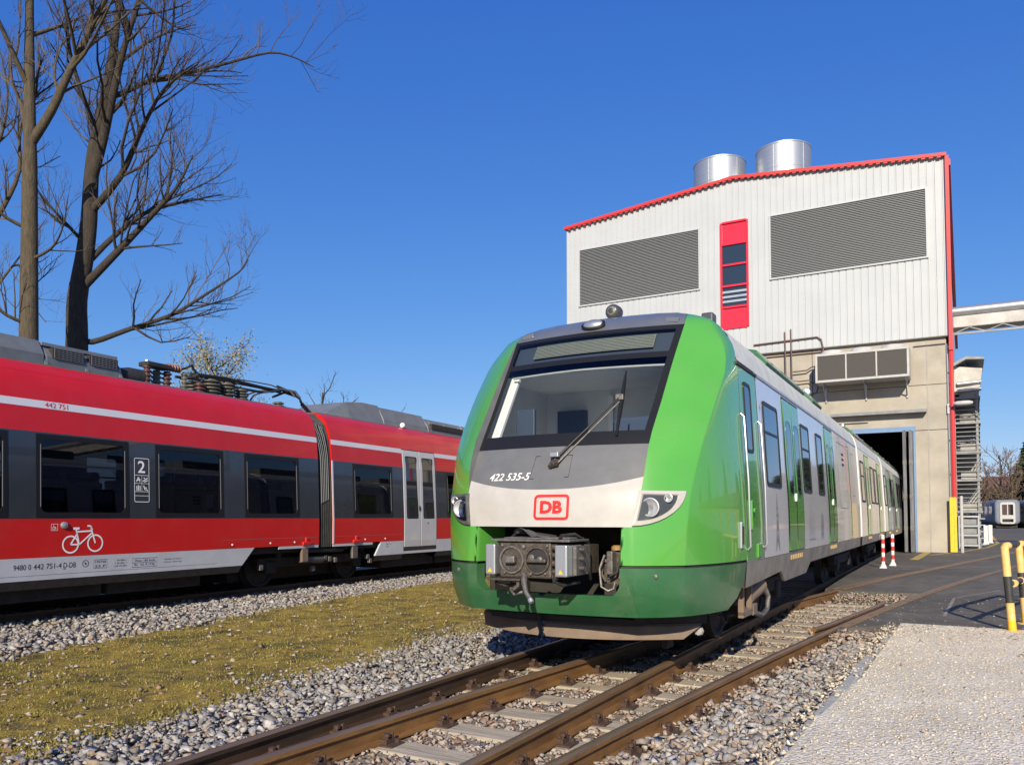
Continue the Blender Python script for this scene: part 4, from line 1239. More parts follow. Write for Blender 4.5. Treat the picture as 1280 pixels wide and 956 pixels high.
# wiper
pv = (.05, front_y(.05,1.98)-.04, 1.98); hd = (.535, front_y(.535,2.60)-.05, 2.60)
wp = MB().tube([pv, hd], [.013,.008], 8).build('wiper_arm', M['black'], T, smooth=True)
MB().tube([(pv[0]+.045,pv[1]-.005,pv[2]-.02),(hd[0]+.03,hd[1],hd[2]-.02)], [.008,.006], 6).build('wiper_rod', M['steel'], wp, smooth=True)
MB().tube([(x, front_y(x,z)-.02, z) for x, z in ((.60,2.20),(.575,2.4),(.55,2.6),(.535,2.75),(.52,2.89))], [.010,.020,.026,.018,.008], 6).build('wiper_blade', M['black'], wp, smooth=True)
MB().box(hd[0]-.04,hd[0]+.04,hd[1]-.01,hd[1]+.03,hd[2]-.03,hd[2]+.03).build('wiper_head', M['steel'], wp, bevel=.008)
MB().box(pv[0]-.035,pv[0]+.055,pv[1]-.03,pv[1]+.02,pv[2]+.03,pv[2]+.075).build('wiper_clamp', M['galv'], wp, bevel=.008)
for dx in (-.03,.0,.035): MB().cyl((pv[0]+dx, pv[1]-.035, pv[2]-.05+dx*.3),(pv[0]+dx*.6, pv[1]+.05, pv[2]+.02), .02, 10).build('wiper_pivot', M['castiron'], wp, smooth=True)
# service hatch outline in the apron, lettering and the square logo on the white band
on_nose = lambda x0, z0, off=.004: (lambda a, c: (x0+a, front_y(x0+a, z0+c)-off, z0+c))
hb = MB(); ribbon(hb, [(-.19,1.81),(.21,1.82),(.21,2.03),(-.17,2.03)], .007, on_nose(0,0,.002), True); hb.build('hatch_seam', M['black'], T)
lettering('running_number', '422 535-5', .47, .072, on_nose(-.66,1.80), M['white'], T, shear=.22, bold=.006)
lo = MB(); ribbon(lo, rrect(-.085,.245,1.435,1.645,.028), .026, on_nose(0,0,.004), True); lg = lo.build('logo_frame', M['logored'], T)
lettering('logo_letters', 'DB', .225, .118, on_nose(-.033,1.482), M['logored'], T, bold=.05)
# headlights: cut-quarter shape
def hl_loop(s, g=0.0):
    """outline in (x, z): straight top and inner edges, bowed outer-lower edge; g shrinks"""
    pts_ = [(.885-.0+g*1.1, 1.685-g), (1.245-g*1.6, 1.680-g)]
    for t in np.linspace(0.1, 1, 9):
        a = t*math.pi/2
        pts_.append((1.245-g*1.6-(1.245-.84-g*2.8)*(1-math.cos(a))*1.0, 1.68-g-(1.68-1.372-g*2.2)*math.sin(a)))
    return [(s*x, z) for x, z in pts_]
for s in (-1, 1):
    bz = MB()
    o, i2, i3 = hl_loop(s), hl_loop(s, .028), hl_loop(s, .040)
    n = len(o); k0 = len(bz.v)
    for k in range(n):
        bz.v += [(o[k][0], front_y(*o[k])+.02, o[k][1]), (o[k][0], front_y(*o[k])-.026, o[k][1]), (i2[k][0], front_y(*i2[k])-.030, i2[k][1]), (i3[k][0], front_y(*i3[k])-.014, i3[k][1])]
    for k in range(n):
        j = (k+1) % n
        for m in range(3): bz.f.append((k0+4*k+m, k0+4*j+m, k0+4*j+m+1, k0+4*k+m+1))
    hlo = bz.build('headlight', M['cream'] if s > 0 else M['steel'], T)
    for k_, (mat_, off, nm) in enumerate(((M['lampdark'], -.020, 'lamp_housing'), (M['lens'], -.046, 'lamp_lens'))):
        fb = MB(); lp = hl_loop(s, .038)
        cx = sum(p[0] for p in lp)/n; cz = sum(p[1] for p in lp)/n
        fb.v = [(x, front_y(x, z)+off+.002, z) for x, z in lp] + [(cx, front_y(cx, cz)+off+.002, cz)]
        fb.f = [(k, (k+1) % n, n) for k in range(n)]
        fb.build(nm, mat_, hlo, smooth=True, angle=180)
    for x, z, r in ((s*.985, 1.535, .078), (s*1.120, 1.618, .036)):
        y = front_y(x, z)-.024
        d = Vector((s*.25, -1, 0)).normalized()
        l = MB(); l.lathe([(r*1.1,-.006),(r*1.1,-.014),(r*.98,-.016),(r*.85,-.004),(r*.45,.002),(0,.003)], (x, y, z), 24, 'y')
        l.build('reflector', M['reflector'], hlo, smooth=True, angle=60)
        MB().lathe([(r*.30,-.006),(r*.28,-.012),(0,-.013)], (x, y, z), 16, 'y').build('bulb', M['lens'], hlo, smooth=True)
# top light in the roof cap, horn dome, marker lamps
yy0 = .88; zc = 3.525
tl = MB(); tl.lathe([(.145,.0),(.15,-.02),(.125,-.03),(.0,-.03)], (0,0,0), 28, 'y'); tlo = tl.build('top_light', M['black'], T, smooth=True)
tlo.location = (.0, .80, 3.488); tlo.rotation_euler = (R(-38), 0, 0); tlo.scale = (.92, 1, .52)
l2 = MB(); l2.lathe([(.118,-.031),(.10,-.045),(0,-.052)], (0,0,0), 24, 'y'); l2.build('lens_disc', M['galv'], tlo, smooth=True, angle=180)
hr = MB(); hr.lathe([(.0,-.05),(.055,-.045),(.075,-.03),(.088,0),(.09,.09),(.0,.1)], (-.0,1.35,3.765), 20, 'y'); hro = hr.build('horn', M['lampdark'], T, smooth=True)
MB().lathe([(.03,-.056),(.05,-.052),(.05,-.045)], (0,1.35,3.765), 16, 'y').build('horn_mesh', M['steel'], hro)
MB().box(-.05,.05,1.33,1.45,3.62,3.69).build('horn_foot', M['lampdark'], hro)
for s in (-1, 1):
    o = MB().box(-.075,.075,-.035,.06,-.03,.03).build('marker_lamp', M['capgrey'], T, bevel=.012); o.location = (s*.83, .90, 3.465); o.rotation_euler = (R(-20), R(s*8), 0)
MB().prism([(-.62,1.75),(-.55,2.0),(-.50,2.1),(.36,2.1),(.40,1.75)], lambda a,c,t: (a, c+.35, t), 3.55, 3.86).build('roof_equipment', M['acgrey'], T, bevel=.03)
# dark seam, lower bumper with the U-shaped opening
bm_ = MB()
for s in (-1, 1):
    ZB = [.56,.60,.66,.75,.85,.94,.998]
    def cutback(z): return np.interp(z, [.56,.75,1.0], [.62,1.0,1.0])
    P = []
    for z in ZB:
        sp = side_pts(z); ymax = float(np.interp(z, [.56,.66,.80,1.0], [.72,.93,1.08,1.15])); 
        r = []
        for x, y in sp:
            r.append((s*x, y, z))
        # clip the rear edge on a slant
        r2 = []
        for (x, y, zz) in r:
            if y <= ymax: r2.append((x, y, zz)); last = (x, y, zz)
            else: r2.append((s*float(np.interp(ymax, [q[1] for q in sp], [q[0] for q in sp])), ymax, zz))
        P.append(r2)
    bm_.grid(P)
    def inner(z): return .735-.10*max(0, (.86-z)/.13)**2 if z > .735 else None
    P = []
    for z in [.752,.775,.80,.83,.86,.93,.998]:
        xi = inner(z); y0, a, ya, *_ = nrow(z)
        P.append([(s*(xi+(a-xi)*t), front_y(xi+(a-xi)*t, z), z) for t in (0,.25,.5,.75,1)])
    bm_.grid(P)
    # inner lip of the opening
    bm_.grid([[(s*inner(z), front_y(inner(z), z), z), (s*(inner(z)-.03), front_y(inner(z), z)+.10, z)] for z in [.752,.775,.80,.83,.86,.93,.998]])
P = []
for z in [.56,.60,.66,.70,.752]: 
    a = nrow(z)[1]; P.append([(a*u, front_y(a*u, z), z) for u in np.linspace(-1,1,25)])
bm_.grid(P)
bm_.grid([[(x, front_y(x,.752)+dy, .752-dy*.02) for x in np.linspace(-.66,.66,15)] for dy in (0,.02,.10)])
# underside lip
bm_.grid([[(a_*u, front_y(a_*u,.56)+dy, .56-.01*dy) for u in np.linspace(-1,1,25)] for a_, dy in ((.85,0),(.85,.18))])
bm_.build('bumper', M['dgreen'], T, smooth=True, angle=45, weld=True)
for s in (-1, 1):
    sm = MB()
    P = []
    for z in (.998, 1.022):
        sp = side_pts(z); P.append([(s*(.74), front_y(.74,z)+.02, z)]+[(s*(x-.015), y+.012, z) for x, y in sp])
    sm.grid(P)
    sm.build('seam_gap', M['rubber'], T)
for x in (-1.02, 1.02):
    MB().lathe([(.022,.01),(.022,-.006),(.012,-.010),(0,-.010)], (x, front_y(x,.925), .925), 14, 'y').build('bumper_bolt', M['steel'], T, smooth=True)
# dark cavity behind the opening
cv = MB()
cv.box(-.74,.74,.75,.80,.5,1.40).box(-.80,-.74,-.02,.80,.5,1.40).box(.74,.80,-.02,.80,.5,1.40).box(-.8,.8,-.12,.80,1.362,1.41).box(-.8,.8,.02,.80,.45,.50)
cv.build('coupler_cavity', M['dark'], T)
# snow plough: curved plate under the bumper, its lower edge out in the sun, in two halves
pl = MB(); P = []
for z, sc_, dy in ((.60,1.0,.0),(.50,1.0,.02),(.43,.985,.03)):
    P.append([(x*sc_, .02+.58*(abs(x)/1.24)**2+dy, z) for x in np.linspace(-1.24,1.24,21)])
pl.grid(P); pl.build('plough_upper_plate', M['dark'], T, smooth=True)  # bumper's shade put into the black of the plough's upper part
for x0, x1 in ((-1.20,-.235), (-.195,1.20)):
    P = []
    for z, dy, k in ((.44,.01,1.0),(.42,-.03,1.0),(.305,-.10,.90)):
        r = []
        for t in np.linspace(0,1,12):
            x = x0+(x1-x0)*t; x = x*k if abs(x) > .5 else x
            r.append((x, .02+.58*(abs(x)/1.24)**2+dy, z+(.03 if (z < .3 and abs(x) < .26) else 0)))
        P.append(r)
    MB().grid(P).build('plough_blade', M['dustplate'], T, smooth=True, angle=20)
MB().tube([(-.28,.0,.56),(-.22,-.05,.47),(-.215,-.06,.39),(-.18,.0,.31)], .02, 8).build('hose', M['rubber'], T, smooth=True)
# automatic coupler
cpl = empty('coupler', (.03,0,0), 0, T)
Y0 = -.86
face = MB()
face.box(-.26,.255,Y0+.03,Y0+.30,.915,1.235)
fo = face.build('coupler_head', M['castiron'], cpl, bevel=.02)
for x, m in ((-.125,'castiron'),(.125,'dark')):
    MB().lathe([(.118,.03),(.122,.0),(.122,-.022),(.104,-.022),(.100,.028),(.0,.029)], (x,Y0+.03,1.075), 28, 'y').build('coupling_ring', M['castiron'] if m=='dark' else M['steel'], cpl, smooth=True)
    MB().lathe([(.099,-.001),(.0,-.001)], (x,Y0+.03,1.075), 28, 'y').build('ring_socket', M['dark'], cpl)
MB().box(-.175,-.075,Y0-.035,Y0+.02,1.045,1.11).build('coupling_tongue', M['steel'], cpl, bevel=.012)
MB().box(.03,.22,Y0-.02,Y0+.02,1.055,1.09).build('coupling_tongue', M['castiron'], cpl, bevel=.01)
MB().lathe([(.028,0),(.028,-.03),(.012,-.035),(0,-.035)], (.085,Y0+.01,1.10), 14, 'y').build('coupling_pin', M['steel'], cpl, smooth=True)
MB().lathe([(.024,0),(.024,-.03),(.012,-.035),(0,-.035)], (.165,Y0+.01,1.085), 14, 'y').build('coupling_pin', M['steel'], cpl, smooth=True)
MB().lathe([(.097,-.004),(.0975,-.006),(.0,-.006)], (.125,Y0+.03,1.075), 28, 'y').build('open_socket', M['rubber'], cpl)
MB().lathe([(.098,-.012),(.05,-.003),(.0,-.003)], (-.125,Y0+.03,1.075), 28, 'y').build('coupling_funnel', M['castiron'], cpl, smooth=True)
for p in ([(.27,Y0+.06,.96),(.29,Y0+.0,.90),(.33,Y0+.1,.86),(.40,Y0+.3,.88)], [(.28,Y0+.1,1.22),(.34,Y0+.05,1.29),(.40,Y0+.2,1.30),(.42,Y0+.45,1.22)], [(-.30,Y0+.1,.94),(-.30,Y0+.04,.87),(-.22,Y0+.06,.84),(-.12,Y0+.2,.86)], [(.45,Y0+.3,1.1),(.47,Y0+.35,.98),(.44,Y0+.45,.90),(.36,Y0+.6,.92)], [(-.28,Y0+.3,1.26),(-.20,Y0+.25,1.31),(-.05,Y0+.3,1.30),(.1,Y0+.45,1.27)]):
    MB().tube(p, .014, 8).build('cable', M['rubber'], cpl, smooth=True)
for z in (1.17,1.09,1.01):
    MB().lathe([(.02,0),(.02,.05),(.012,.06),(0,.06)], (.44,Y0+.18,z), 10, 'x').build('connector', M['castiron'], cpl, smooth=True)
for x, z, r in ((-.01,1.19,.018),(-.01,.945,.022),(.20,.96,.012),(-.20,.96,.012),(.06,.955,.014),(.22,1.2,.012),(-.22,1.2,.012)):
    MB().lathe([(r,0),(r,-.018),(r*.5,-.02),(0,-.02)], (x,Y0+.03,z), 10, 'y').build('bolt', M['steel'], cpl)
tp = MB(); tp.box(-.34,.44,Y0+.00,Y0+.42,1.236,1.256); tp.box(-.24,.40,Y0+.08,Y0+.40,1.257,1.27)
tp.build('top_plate', M['steel'], cpl, bevel=.004)
MB().box(-.36,-.02,Y0-.03,Y0+.10,.895,.913).build('bottom_plate', M['castiron'], cpl)
for x0, x1 in ((-.375,-.275),(.31,.425)):
    bx_ = MB().box(x0,x1,Y0-.02,Y0+.30,.94,1.21).build('electric_box', M['galv'], cpl, bevel=.012)
    w_ = MB(); cx_ = (x0+x1)/2; w_.tri((cx_-.022,Y0-.0235,.965),(cx_+.022,Y0-.0235,.965),(cx_,Y0-.0235,1.003)); w_.build('warning_sticker', M['yellow'], cpl)
for z, r in ((1.19,.028),(1.12,.022),(1.05,.026),(.98,.02),(.93,.024)):
    MB().cyl((.262,Y0+.05,z),(.305,Y0+.05,z), r, 10).build('valve', M['castiron'], cpl, smooth=True)
MB().tube([(.0,Y0+.02,.93),(.02,Y0-.03,.88),(.07,Y0-.08,.80),(.13,Y0-.10,.735)], [.03,.026,.02,.02], 10).build('release_handle', M['steel'], cpl, smooth=True)
MB().cyl((.115,Y0-.096,.75),(.135,Y0-.104,.725), .024, 10).build('handle_grip', M['galv'], cpl, smooth=True)
MB().tube([(-.06,Y0+.02,.90),(-.05,Y0-.01,.85),(-.09,Y0-.02,.82)], .02, 8).build('hook', M['castiron'], cpl, smooth=True)
MB().tube([(-.20,Y0+.15,.90),(-.18,Y0+.1,.80),(-.12,Y0+.05,.77),(-.05,Y0+.08,.79)], .013, 8).build('hose', M['steel'], cpl, smooth=True)
MB().cyl((0,Y0+.28,1.06),(0,.75,1.0), .13, 18).build('draw_bar', M['castiron'], cpl, smooth=True)
MB().box(.43,.46,Y0+.10,Y0+.40,.95,1.20).build('side_bracket', M['steel'], cpl)
tpn = MB(); P = []
for i in range(6):
    P.append([(-.16+.05*i+.012*math.sin(j*2+i), Y0+.10+.06*j, 1.275+(.085*math.exp(-((i-1.2)/1.5)**2)*(1-.12*j)+.012*math.sin(i*3+j))) for j in range(5)])
tpn.grid(P); tpn.build('tarpaulin', M['tarp'], cpl, smooth=True, angle=180)
# gear to the right of the coupler
MB().prism([(.50,.84),(.70,.84),(.70,1.02),(.66,1.13),(.55,1.13),(.50,1.0)], lambda a,c,t: (a,t,c), -.16, -.13).build('bracket_plate', M['castiron'], T)
MB().box(.56,.62,-.26,-.16,.93,1.14).build('bracket_arm', M['steel'], T, bevel=.01)
MB().lathe([(.05,0),(.05,.03),(.03,.045),(0,.046)], (.60,-.10,1.145), 16).build('amber_cap', M['ambering'], T, smooth=True)
for p in ([(.52,-.2,1.1),(.50,-.27,.98),(.52,-.28,.82),(.58,-.27,.785),(.62,-.24,.80),(.62,-.2,.86)], [(.68,-.2,1.08),(.66,-.26,.95),(.60,-.27,.92)], [(.47,-.1,1.05),(.49,-.2,.93),(.54,-.22,.86)]):
    MB().tube(p, .012, 8).build('hose', M['rubber'] if p[0][0] > .6 else M['steel'], T, smooth=True)
MB().box(.36,.42,-.30,-.10,.94,1.20).build('mounting_post', M['castiron'], T)
for x, z in ((.52,1.05),(.66,1.05),(.55,.9),(.66,.9)): MB().lathe([(.016,0),(.016,-.02),(0,-.021)], (x,-.16,z), 8, 'y').build('bolt', M['steel'], T)

# ---- carriages of the green train
GZ = [(.62,1.47),(.80,1.485),(1.0,1.50),(1.36,1.50),(1.7,1.49),(2.1,1.467),(2.55,1.445),(3.0,1.42),(3.05,1.415)]
def body(y0, y1, name='carriage', mat='silver', roof_mat='roofwht'):
    b = MB()
    sec = [(x, z) for z, x in GZ if z >= 1.0]
    b.grid([[(x, y, z) for x, z in sec] for y in (y0, y1)])
    b.grid([[(-x, y, z) for x, z in sec] for y in (y0, y1)])
    for y in (y0, y1):
        i = len(b.v)
        loop = [(x, z) for x, z in sec] + [(-x, z) for x, z in reversed(sec)]
        b.v += [(x, y, z) for x, z in loop]
        if not (y == y0 and y0 < 2): b.f.append(tuple(range(i, i+len(loop))))
    ca = b.build(name, M[mat], T, smooth=True, angle=30)
    r = MB(); xs_ = [-1.42,-1.405,-1.38,-1.33,-1.25,-1.13,-1.0,-.8,-.6,-.3,0,.3,.6,.8,1.0,1.13,1.25,1.33,1.38,1.405,1.42]
    r.grid([[(x, y, (roof_z(x) if abs(x) < 1.41 else 3.052)) for x in xs_] for y in (y0, y1)])
    for y in (y0, y1):
        if y == y0 and y0 < 2: continue
        i = len(r.v); r.v += [(x, y, roof_z(x) if abs(x) < 1.41 else 3.052) for x in xs_]; r.f.append(tuple(range(i, i+len(xs_))))
    r.build('roof', M[roof_mat], ca, smooth=True, angle=40)
    u = MB(); u.box(-1.30,1.30,y0+(.3 if y0 < 2 else 0),y1,.72,.995); u.build('underframe', M['dark'], ca)
    return ca
WR = Wall(GZ, 1); WLt = Wall(GZ, -1)
car1 = body(1.15, 12.55)
# gutter strip and roof fairings
for s, W in ((1, WR), (-1, WLt)):
    g_ = MB(); W.sheet(g_, 1.95, 12.5, 3.015, 3.045, .012, .012); g_.build('gutter', M['galv'], car1)
def skirt(car, prof, W, mat='skirt'):
    """prof: list of (y, zbottom)"""
    b = MB()
    b.grid([[W.p(y, .996, .003) for y, z in prof], [W.p(y, z, .0) for y, z in prof]])
    b.grid([[W.p(y, .996, -.03) for y, z in prof], [W.p(y, z, -.03) for y, z in prof]])
    b.grid([[W.p(y, z, .0) for y, z in prof], [W.p(y, z, -.03) for y, z in prof]])
    return b.build('skirt', M[mat], car)
SK = [(1.15,.74),(1.3,.74),(2.55,.78),(3.05,.80),(3.35,.655),(5.0,.66),(5.35,.80),(8.0,.80),(12.5,.80)]
for W in (WR, WLt): skirt(car1, SK, W)
for W in (WR, WLt):
    # cab door with a tall narrow window
    W.panel(1.16, 1.95, 1.012, 2.99, .01, .006, .02).build('cab_door', M['green'], car1)
    e = MB(); W.sheet(e, 1.985, 1.995, 1.0, 3.0, .005, .01); e.build('door_seam', M['rubber'], car1)
    W.ring(1.33, 1.66, 2.12, 2.86, .035, .07, .016, .02).build('cab_window_frame', M['black'], car1)
    W.panel(1.355, 1.635, 2.145, 2.835, .05, .010, .01).build('cab_window', M['dglass'], car1)
    for y in (1.17, 1.98):
        MB().tube([W.p(y,1.12,.005),W.p(y,1.15,.035),W.p(y,1.8,.038),W.p(y,2.47,.035),W.p(y,2.50,.005)], .011, 10).build('grab_rail', M['galv'], car1, smooth=True)
    MB().box(*sorted((W.x(1.4,.001),W.x(1.4,.03))),1.30,1.36,1.32,1.62).build('cab_door_lock', M['green'], car1, bevel=.01)
    MB().box(*sorted((W.x(1.4,.001),W.x(1.4,.04))),1.37,1.46,1.50,1.54).build('cab_door_handle', M['green'], car1, bevel=.008)
    MB().box(*sorted((W.x(1.1,.001),W.x(1.1,.02))),1.62,1.82,1.02,1.17).build('step_recess', M['green'], car1, bevel=.01)
    # gap over the cab door
    d_ = MB(); W.sheet(d_, 1.10, 2.02, 3.0, 3.03, .018, .02); d_.build('drip_rail', M['rubber'], car1)
    # hatch handle on the nose flank
    x_ = W.x(1.25,.012)
hx = 1.492
MB().box(hx-.012,hx+.014,.92,1.02,1.14,1.40).build('coupling_hatch', M['galv'], T, bevel=.008)
MB().box(hx+.012,hx+.022,.945,.995,1.18,1.36).build('hatch_recess', M['dark'], T)
# windows (y0, y1, z0, z1, split) and doors of the right-hand side
def train_window(W, car, y0, y1, z0, z1, split=True):
    W.ring(y0, y1, z0, z1, .045, .07, .012, .018).build('window_frame', M['black'], car)
    W.panel(y0+.03, y1-.03, z0+.03, z1-.03, .05, .006, .008).build('window', M['dglass'], car)
    if split:
        b = MB(); W.sheet(b, y0+.04, y1-.04, z0+(z1-z0)*.62, z0+(z1-z0)*.62+.03, .012, .01); b.build('window_bar', M['black'], car)
def train_door(W, car, y0, y1, z0=1.02, z1=2.96):
    b = MB(); W.sheet(b, y0-.025, y1+.025, z0-.012, z1+.03, .004, .01); b.build('door_frame', M['rubber'], car)
    m = (y0+y1)/2
    for a, c in ((y0, m-.02), (m+.02, y1)):
        b = MB(); W.panel(a, c, z0, z1, .02, .012, .02, b); b.build('door', M['green'], car)
        W.ring(a+.09, c-.09, 1.72, 2.70, .03, .14, .017, .012).build('door_window_frame', M['dgreen'], car)
        W.panel(a+.11, c-.11, 1.74, 2.68, .12, .0145, .006).build('door_window', M['dglass'], car)
    MB().box(*sorted((W.x(1.72,.012),W.x(1.72,.028))), m-.07, m-.03, 1.66, 1.76).build('door_button', M['white'], car)
    st = MB()
    for i in range(7): st.box(*sorted((W.x(.94,.004),W.x(.94,.008))), y0+.1+i*(y1-y0-.2)/7, y0+.16+i*(y1-y0-.2)/7, .905, .965)
    st.build('step_marks', M['yelpale'], car)
for W in (WR, WLt):
    train_window(W, car1, 2.28, 3.16, 1.80, 2.78)
    train_door(W, car1, 3.55, 4.72)
    train_window(W, car1, 4.86, 5.60, 1.80, 2.78)
    train_window(W, car1, 6.32, 6.98, 1.80, 2.78, False)
    train_door(W, car1, 7.38, 8.45)
    b = MB(); W.sheet(b, 8.52, 12.545, 1.002, 3.045, .005, .01); b.build('beige_side_panel', M['beige'], car1)
    for (ya, yb, za, zb) in ((9.0,10.3,1.62,2.86),(10.55,11.0,1.02,2.9),(11.3,11.75,1.9,2.8)):
        b = MB(); ribbon(b, rrect(ya, yb, za, zb, .02, 2), .012, lambda y, z: W.p(y, z, .008), True); b.build('panel_joint', M['greytxt'], car1)
    b = MB(); W.sheet(b, 10.75, 10.80, 1.06, 2.84, .016, .014); b.build('green_edge_strip', M['dgreen'], car1)
    for z in (2.45, 2.55, 2.65): 
        b = MB(); W.sheet(b, 9.65, 9.95, z, z+.04, .010, .006); b.build('vent_slot', M['dark'], car1)
# printed drawings of towers on the white lower side
fnW = lambda y, z: WR.p(y, z, .0035)
def deco(strokes, w=.016, name='tower_drawing'):
    b = MB()
    for s_ in strokes: ribbon(b, s_, w, fnW)
    b.build(name, M['greytxt'], car1)
yc_ = 2.80
deco([[(yc_-.10,1.05),(yc_-.035,1.45)],[(yc_+.10,1.05),(yc_+.035,1.45)],[(yc_-.05,1.30),(yc_+.05,1.30)],[(yc_-.07,1.18),(yc_+.07,1.18)],[(yc_-.035,1.45),(yc_-.035,1.56)],[(yc_+.035,1.45),(yc_+.035,1.56)],[(yc_-.07,1.47),(yc_+.07,1.47)],[(yc_-.05,1.56),(yc_+.05,1.56)],[(yc_,1.56),(yc_,1.72)],[(yc_-.03,1.62),(yc_+.03,1.62)],[(yc_-.09,1.08),(yc_+.06,1.26)],[(yc_+.09,1.08),(yc_-.06,1.26)],[(yc_-.06,1.27),(yc_+.04,1.42)],[(yc_+.06,1.27),(yc_-.04,1.42)]], .020)
deco([[(5.25,1.12),(5.25,1.40),(5.38,1.66),(5.44,1.40),(5.44,1.12)],[(5.55,1.12),(5.55,1.36),(5.62,1.52),(5.70,1.36),(5.70,1.12)],[(5.2,1.12),(5.75,1.12)],[(5.32,1.2),(5.32,1.4)]], .014)
deco([[(6.42,1.10),(6.42,1.38),(6.46,1.46),(6.53,1.51),(6.60,1.46),(6.64,1.38),(6.64,1.10)],[(6.47,1.12),(6.47,1.4)],[(6.53,1.12),(6.53,1.47)],[(6.59,1.12),(6.59,1.4)],[(6.42,1.2),(6.64,1.2)],[(6.42,1.3),(6.64,1.3)],[(6.42,1.38),(6.64,1.38)]], .018)
for k in range(9):
    deco([[(2.10+.012*(k%2),2.30-.045*k),(2.19-.02*(k%3),2.30-.045*k)]], .016, 'small_print')
deco([[(2.15,2.62),(2.15,2.72)],[(2.13,2.68),(2.17,2.68)]], .012, 'pictogram')
# green roof fairing along the edge
fr_ = MB(); fr_.grid([[(1.415, y, 3.05), (1.40+.005, y, 3.14), (1.34, y, 3.30), (1.25, y, 3.40), (1.12, y, 3.50)] for y in (3.3, 7.0)]); fr_.grid([[(1.12, y, 3.50),(1.12, y, 3.40)] for y in (3.3,7.0)])
fo2 = MB()
for y0_, y1_ in ((3.2, 6.1), (7.0, 8.0)):
    fo2.prism([(1.02,3.56),(1.20,3.52),(1.33,3.36),(1.30,3.30),(1.18,3.46),(1.0,3.52)], lambda a,c,t: (a,t,c+.03), y0_, y1_)
fo2.build('roof_fairing', M['dgreen'], car1, bevel=.01)
for (x0,x1,y0_,y1_,h) in ((-.7,.7,2.6,3.4,.10),(-.75,.75,4.2,6.4,.12),(-.7,.7,7.4,9.4,.12),(-.75,.75,10.0,12.0,.14)):
    MB().box(x0,x1,y0_,y1_,3.55,3.72+h).build('roof_unit', M['acgrey'], car1, bevel=.05)
MB().box(.95,1.08,1.55,1.72,3.55,3.68).build('roof_lug', M['lampdark'], car1, bevel=.02)
MB().lathe([(0,-.04),(.07,-.03),(.085,0),(.085,.05),(.0,.06)], (1.12,7.6,3.62), 14, 'y').build('roof_lamp', M['galv'], car1, smooth=True)
# following carriages
def plain_car(y0, y1, label_inside=False):
    c = body(y0, y1)
    for W in (WR, WLt):
        skirt(c, [(y0,.80),(y1,.80)], W)
        L_ = y1-y0; y = y0+.35
        train_window(W, c, y0+.35, y0+1.15, 1.80, 2.78); train_door(W, c, y0+1.5, y0+2.65)
        train_window(W, c, y0+2.95, y0+3.85, 1.80, 2.78, False); train_window(W, c, y0+4.15, y0+4.9, 1.80, 2.78, False)
        if L_ > 6.5: train_door(W, c, y0+5.15, y0+6.3)
        if L_ > 9: train_window(W, c, y0+6.7, y0+7.8, 1.80, 2.78, False); train_window(W, c, y0+8.1, y0+9.2, 1.80, 2.78, False)
    fo = MB()
    fo.prism([(1.02,3.56),(1.20,3.52),(1.33,3.36),(1.30,3.30),(1.18,3.46),(1.0,3.52)], lambda a,c_,t: (a,t,c_+.03), y0+.2, y1-.4); fo.build('roof_fairing', M['dgreen'], c, bevel=.01)
    for k in range(4):
        ly = y0+.6+k*(L_-1.0)/4; MB().lathe([(0,-.02),(.07,0),(.06,.05),(0,.07)], (1.05, ly, 3.62), 12).build('roof_lamp', M['galv'], c, smooth=True)
    MB().box(-.7,.7,y0+.5,y1-.5,3.55,3.85).build('roof_unit', M['acgrey'], c, bevel=.05)
    return c
plain_car(12.95, 19.9); plain_car(20.3, 31.5); plain_car(31.9, 40.0)
for y0, y1 in ((12.56, 12.94), (19.91, 20.29), (31.51, 31.89)):
    b = MB(); n = 6
    P = []
    for i in range(n*2+1):
        sc2 = .965 if i % 2 == 0 else .995; y = y0+(y1-y0)*i/(n*2)
        P.append([(x*sc2, y, z) for x, z in [(1.45,.95),(1.45,1.7),(1.42,2.5),(1.37,3.0),(1.25,3.35),(.9,3.55),(0,3.65),(-.9,3.55),(-1.25,3.35),(-1.37,3.0),(-1.42,2.5),(-1.45,.95)]])
    b.grid(P); b.build('gangway_bellows', M['doorgrey'], T)
# bogies
def bogie(parent, yc, wb=2.2, x=.75, name='bogie'):
    bo = empty(name, (0, yc, 0), 0, parent)
    f = MB()
    for s in (-1, 1): f.box(s*1.02-.08, s*1.02+.08, -wb/2-.35, wb/2+.35, .42, .62)
    f.box(-.95,.95,-.25,.25,.45,.70)
    f.build('bogie_frame', M['dark'], bo, bevel=.02)
    for y in (-wb/2, wb/2):
        MB().cyl((-.9,y,.42),(.9,y,.42), .07, 12).build('axle', M['castiron'], bo, smooth=True)
        for s in (-1, 1):
            w = MB(); w.lathe([(.0,.07),(.14,.07),(.16,.05),(.33,.03),(.36,.06),(.42,.06),(.425,-.05),(.45,-.06),(.45,-.085),(.36,-.085),(.33,-.03),(.0,-.03)], (0,0,0), 32, 'x')
            o = w.build('wheel', M['dark'], bo, smooth=True); o.location = (s*.76, y, .425); o.rotation_euler = (0, 0, 0 if s > 0 else math.pi)
            MB().box(s*1.02-.11, s*1.02+.11, y-.16, y+.16, .30, .55).build('axle_box', M['dark'], bo, bevel=.03)
            MB().lathe([(.0,-.09),(.075,-.085),(.09,.0),(.09,.22),(.0,.22)], (s*1.02, y+.27, .60), 12).build('spring', M['rubber'], bo, smooth=True)
    return bo
bogie(T, 3.75); bogie(T, 12.75); bogie(T, 20.1); bogie(T, 31.7)
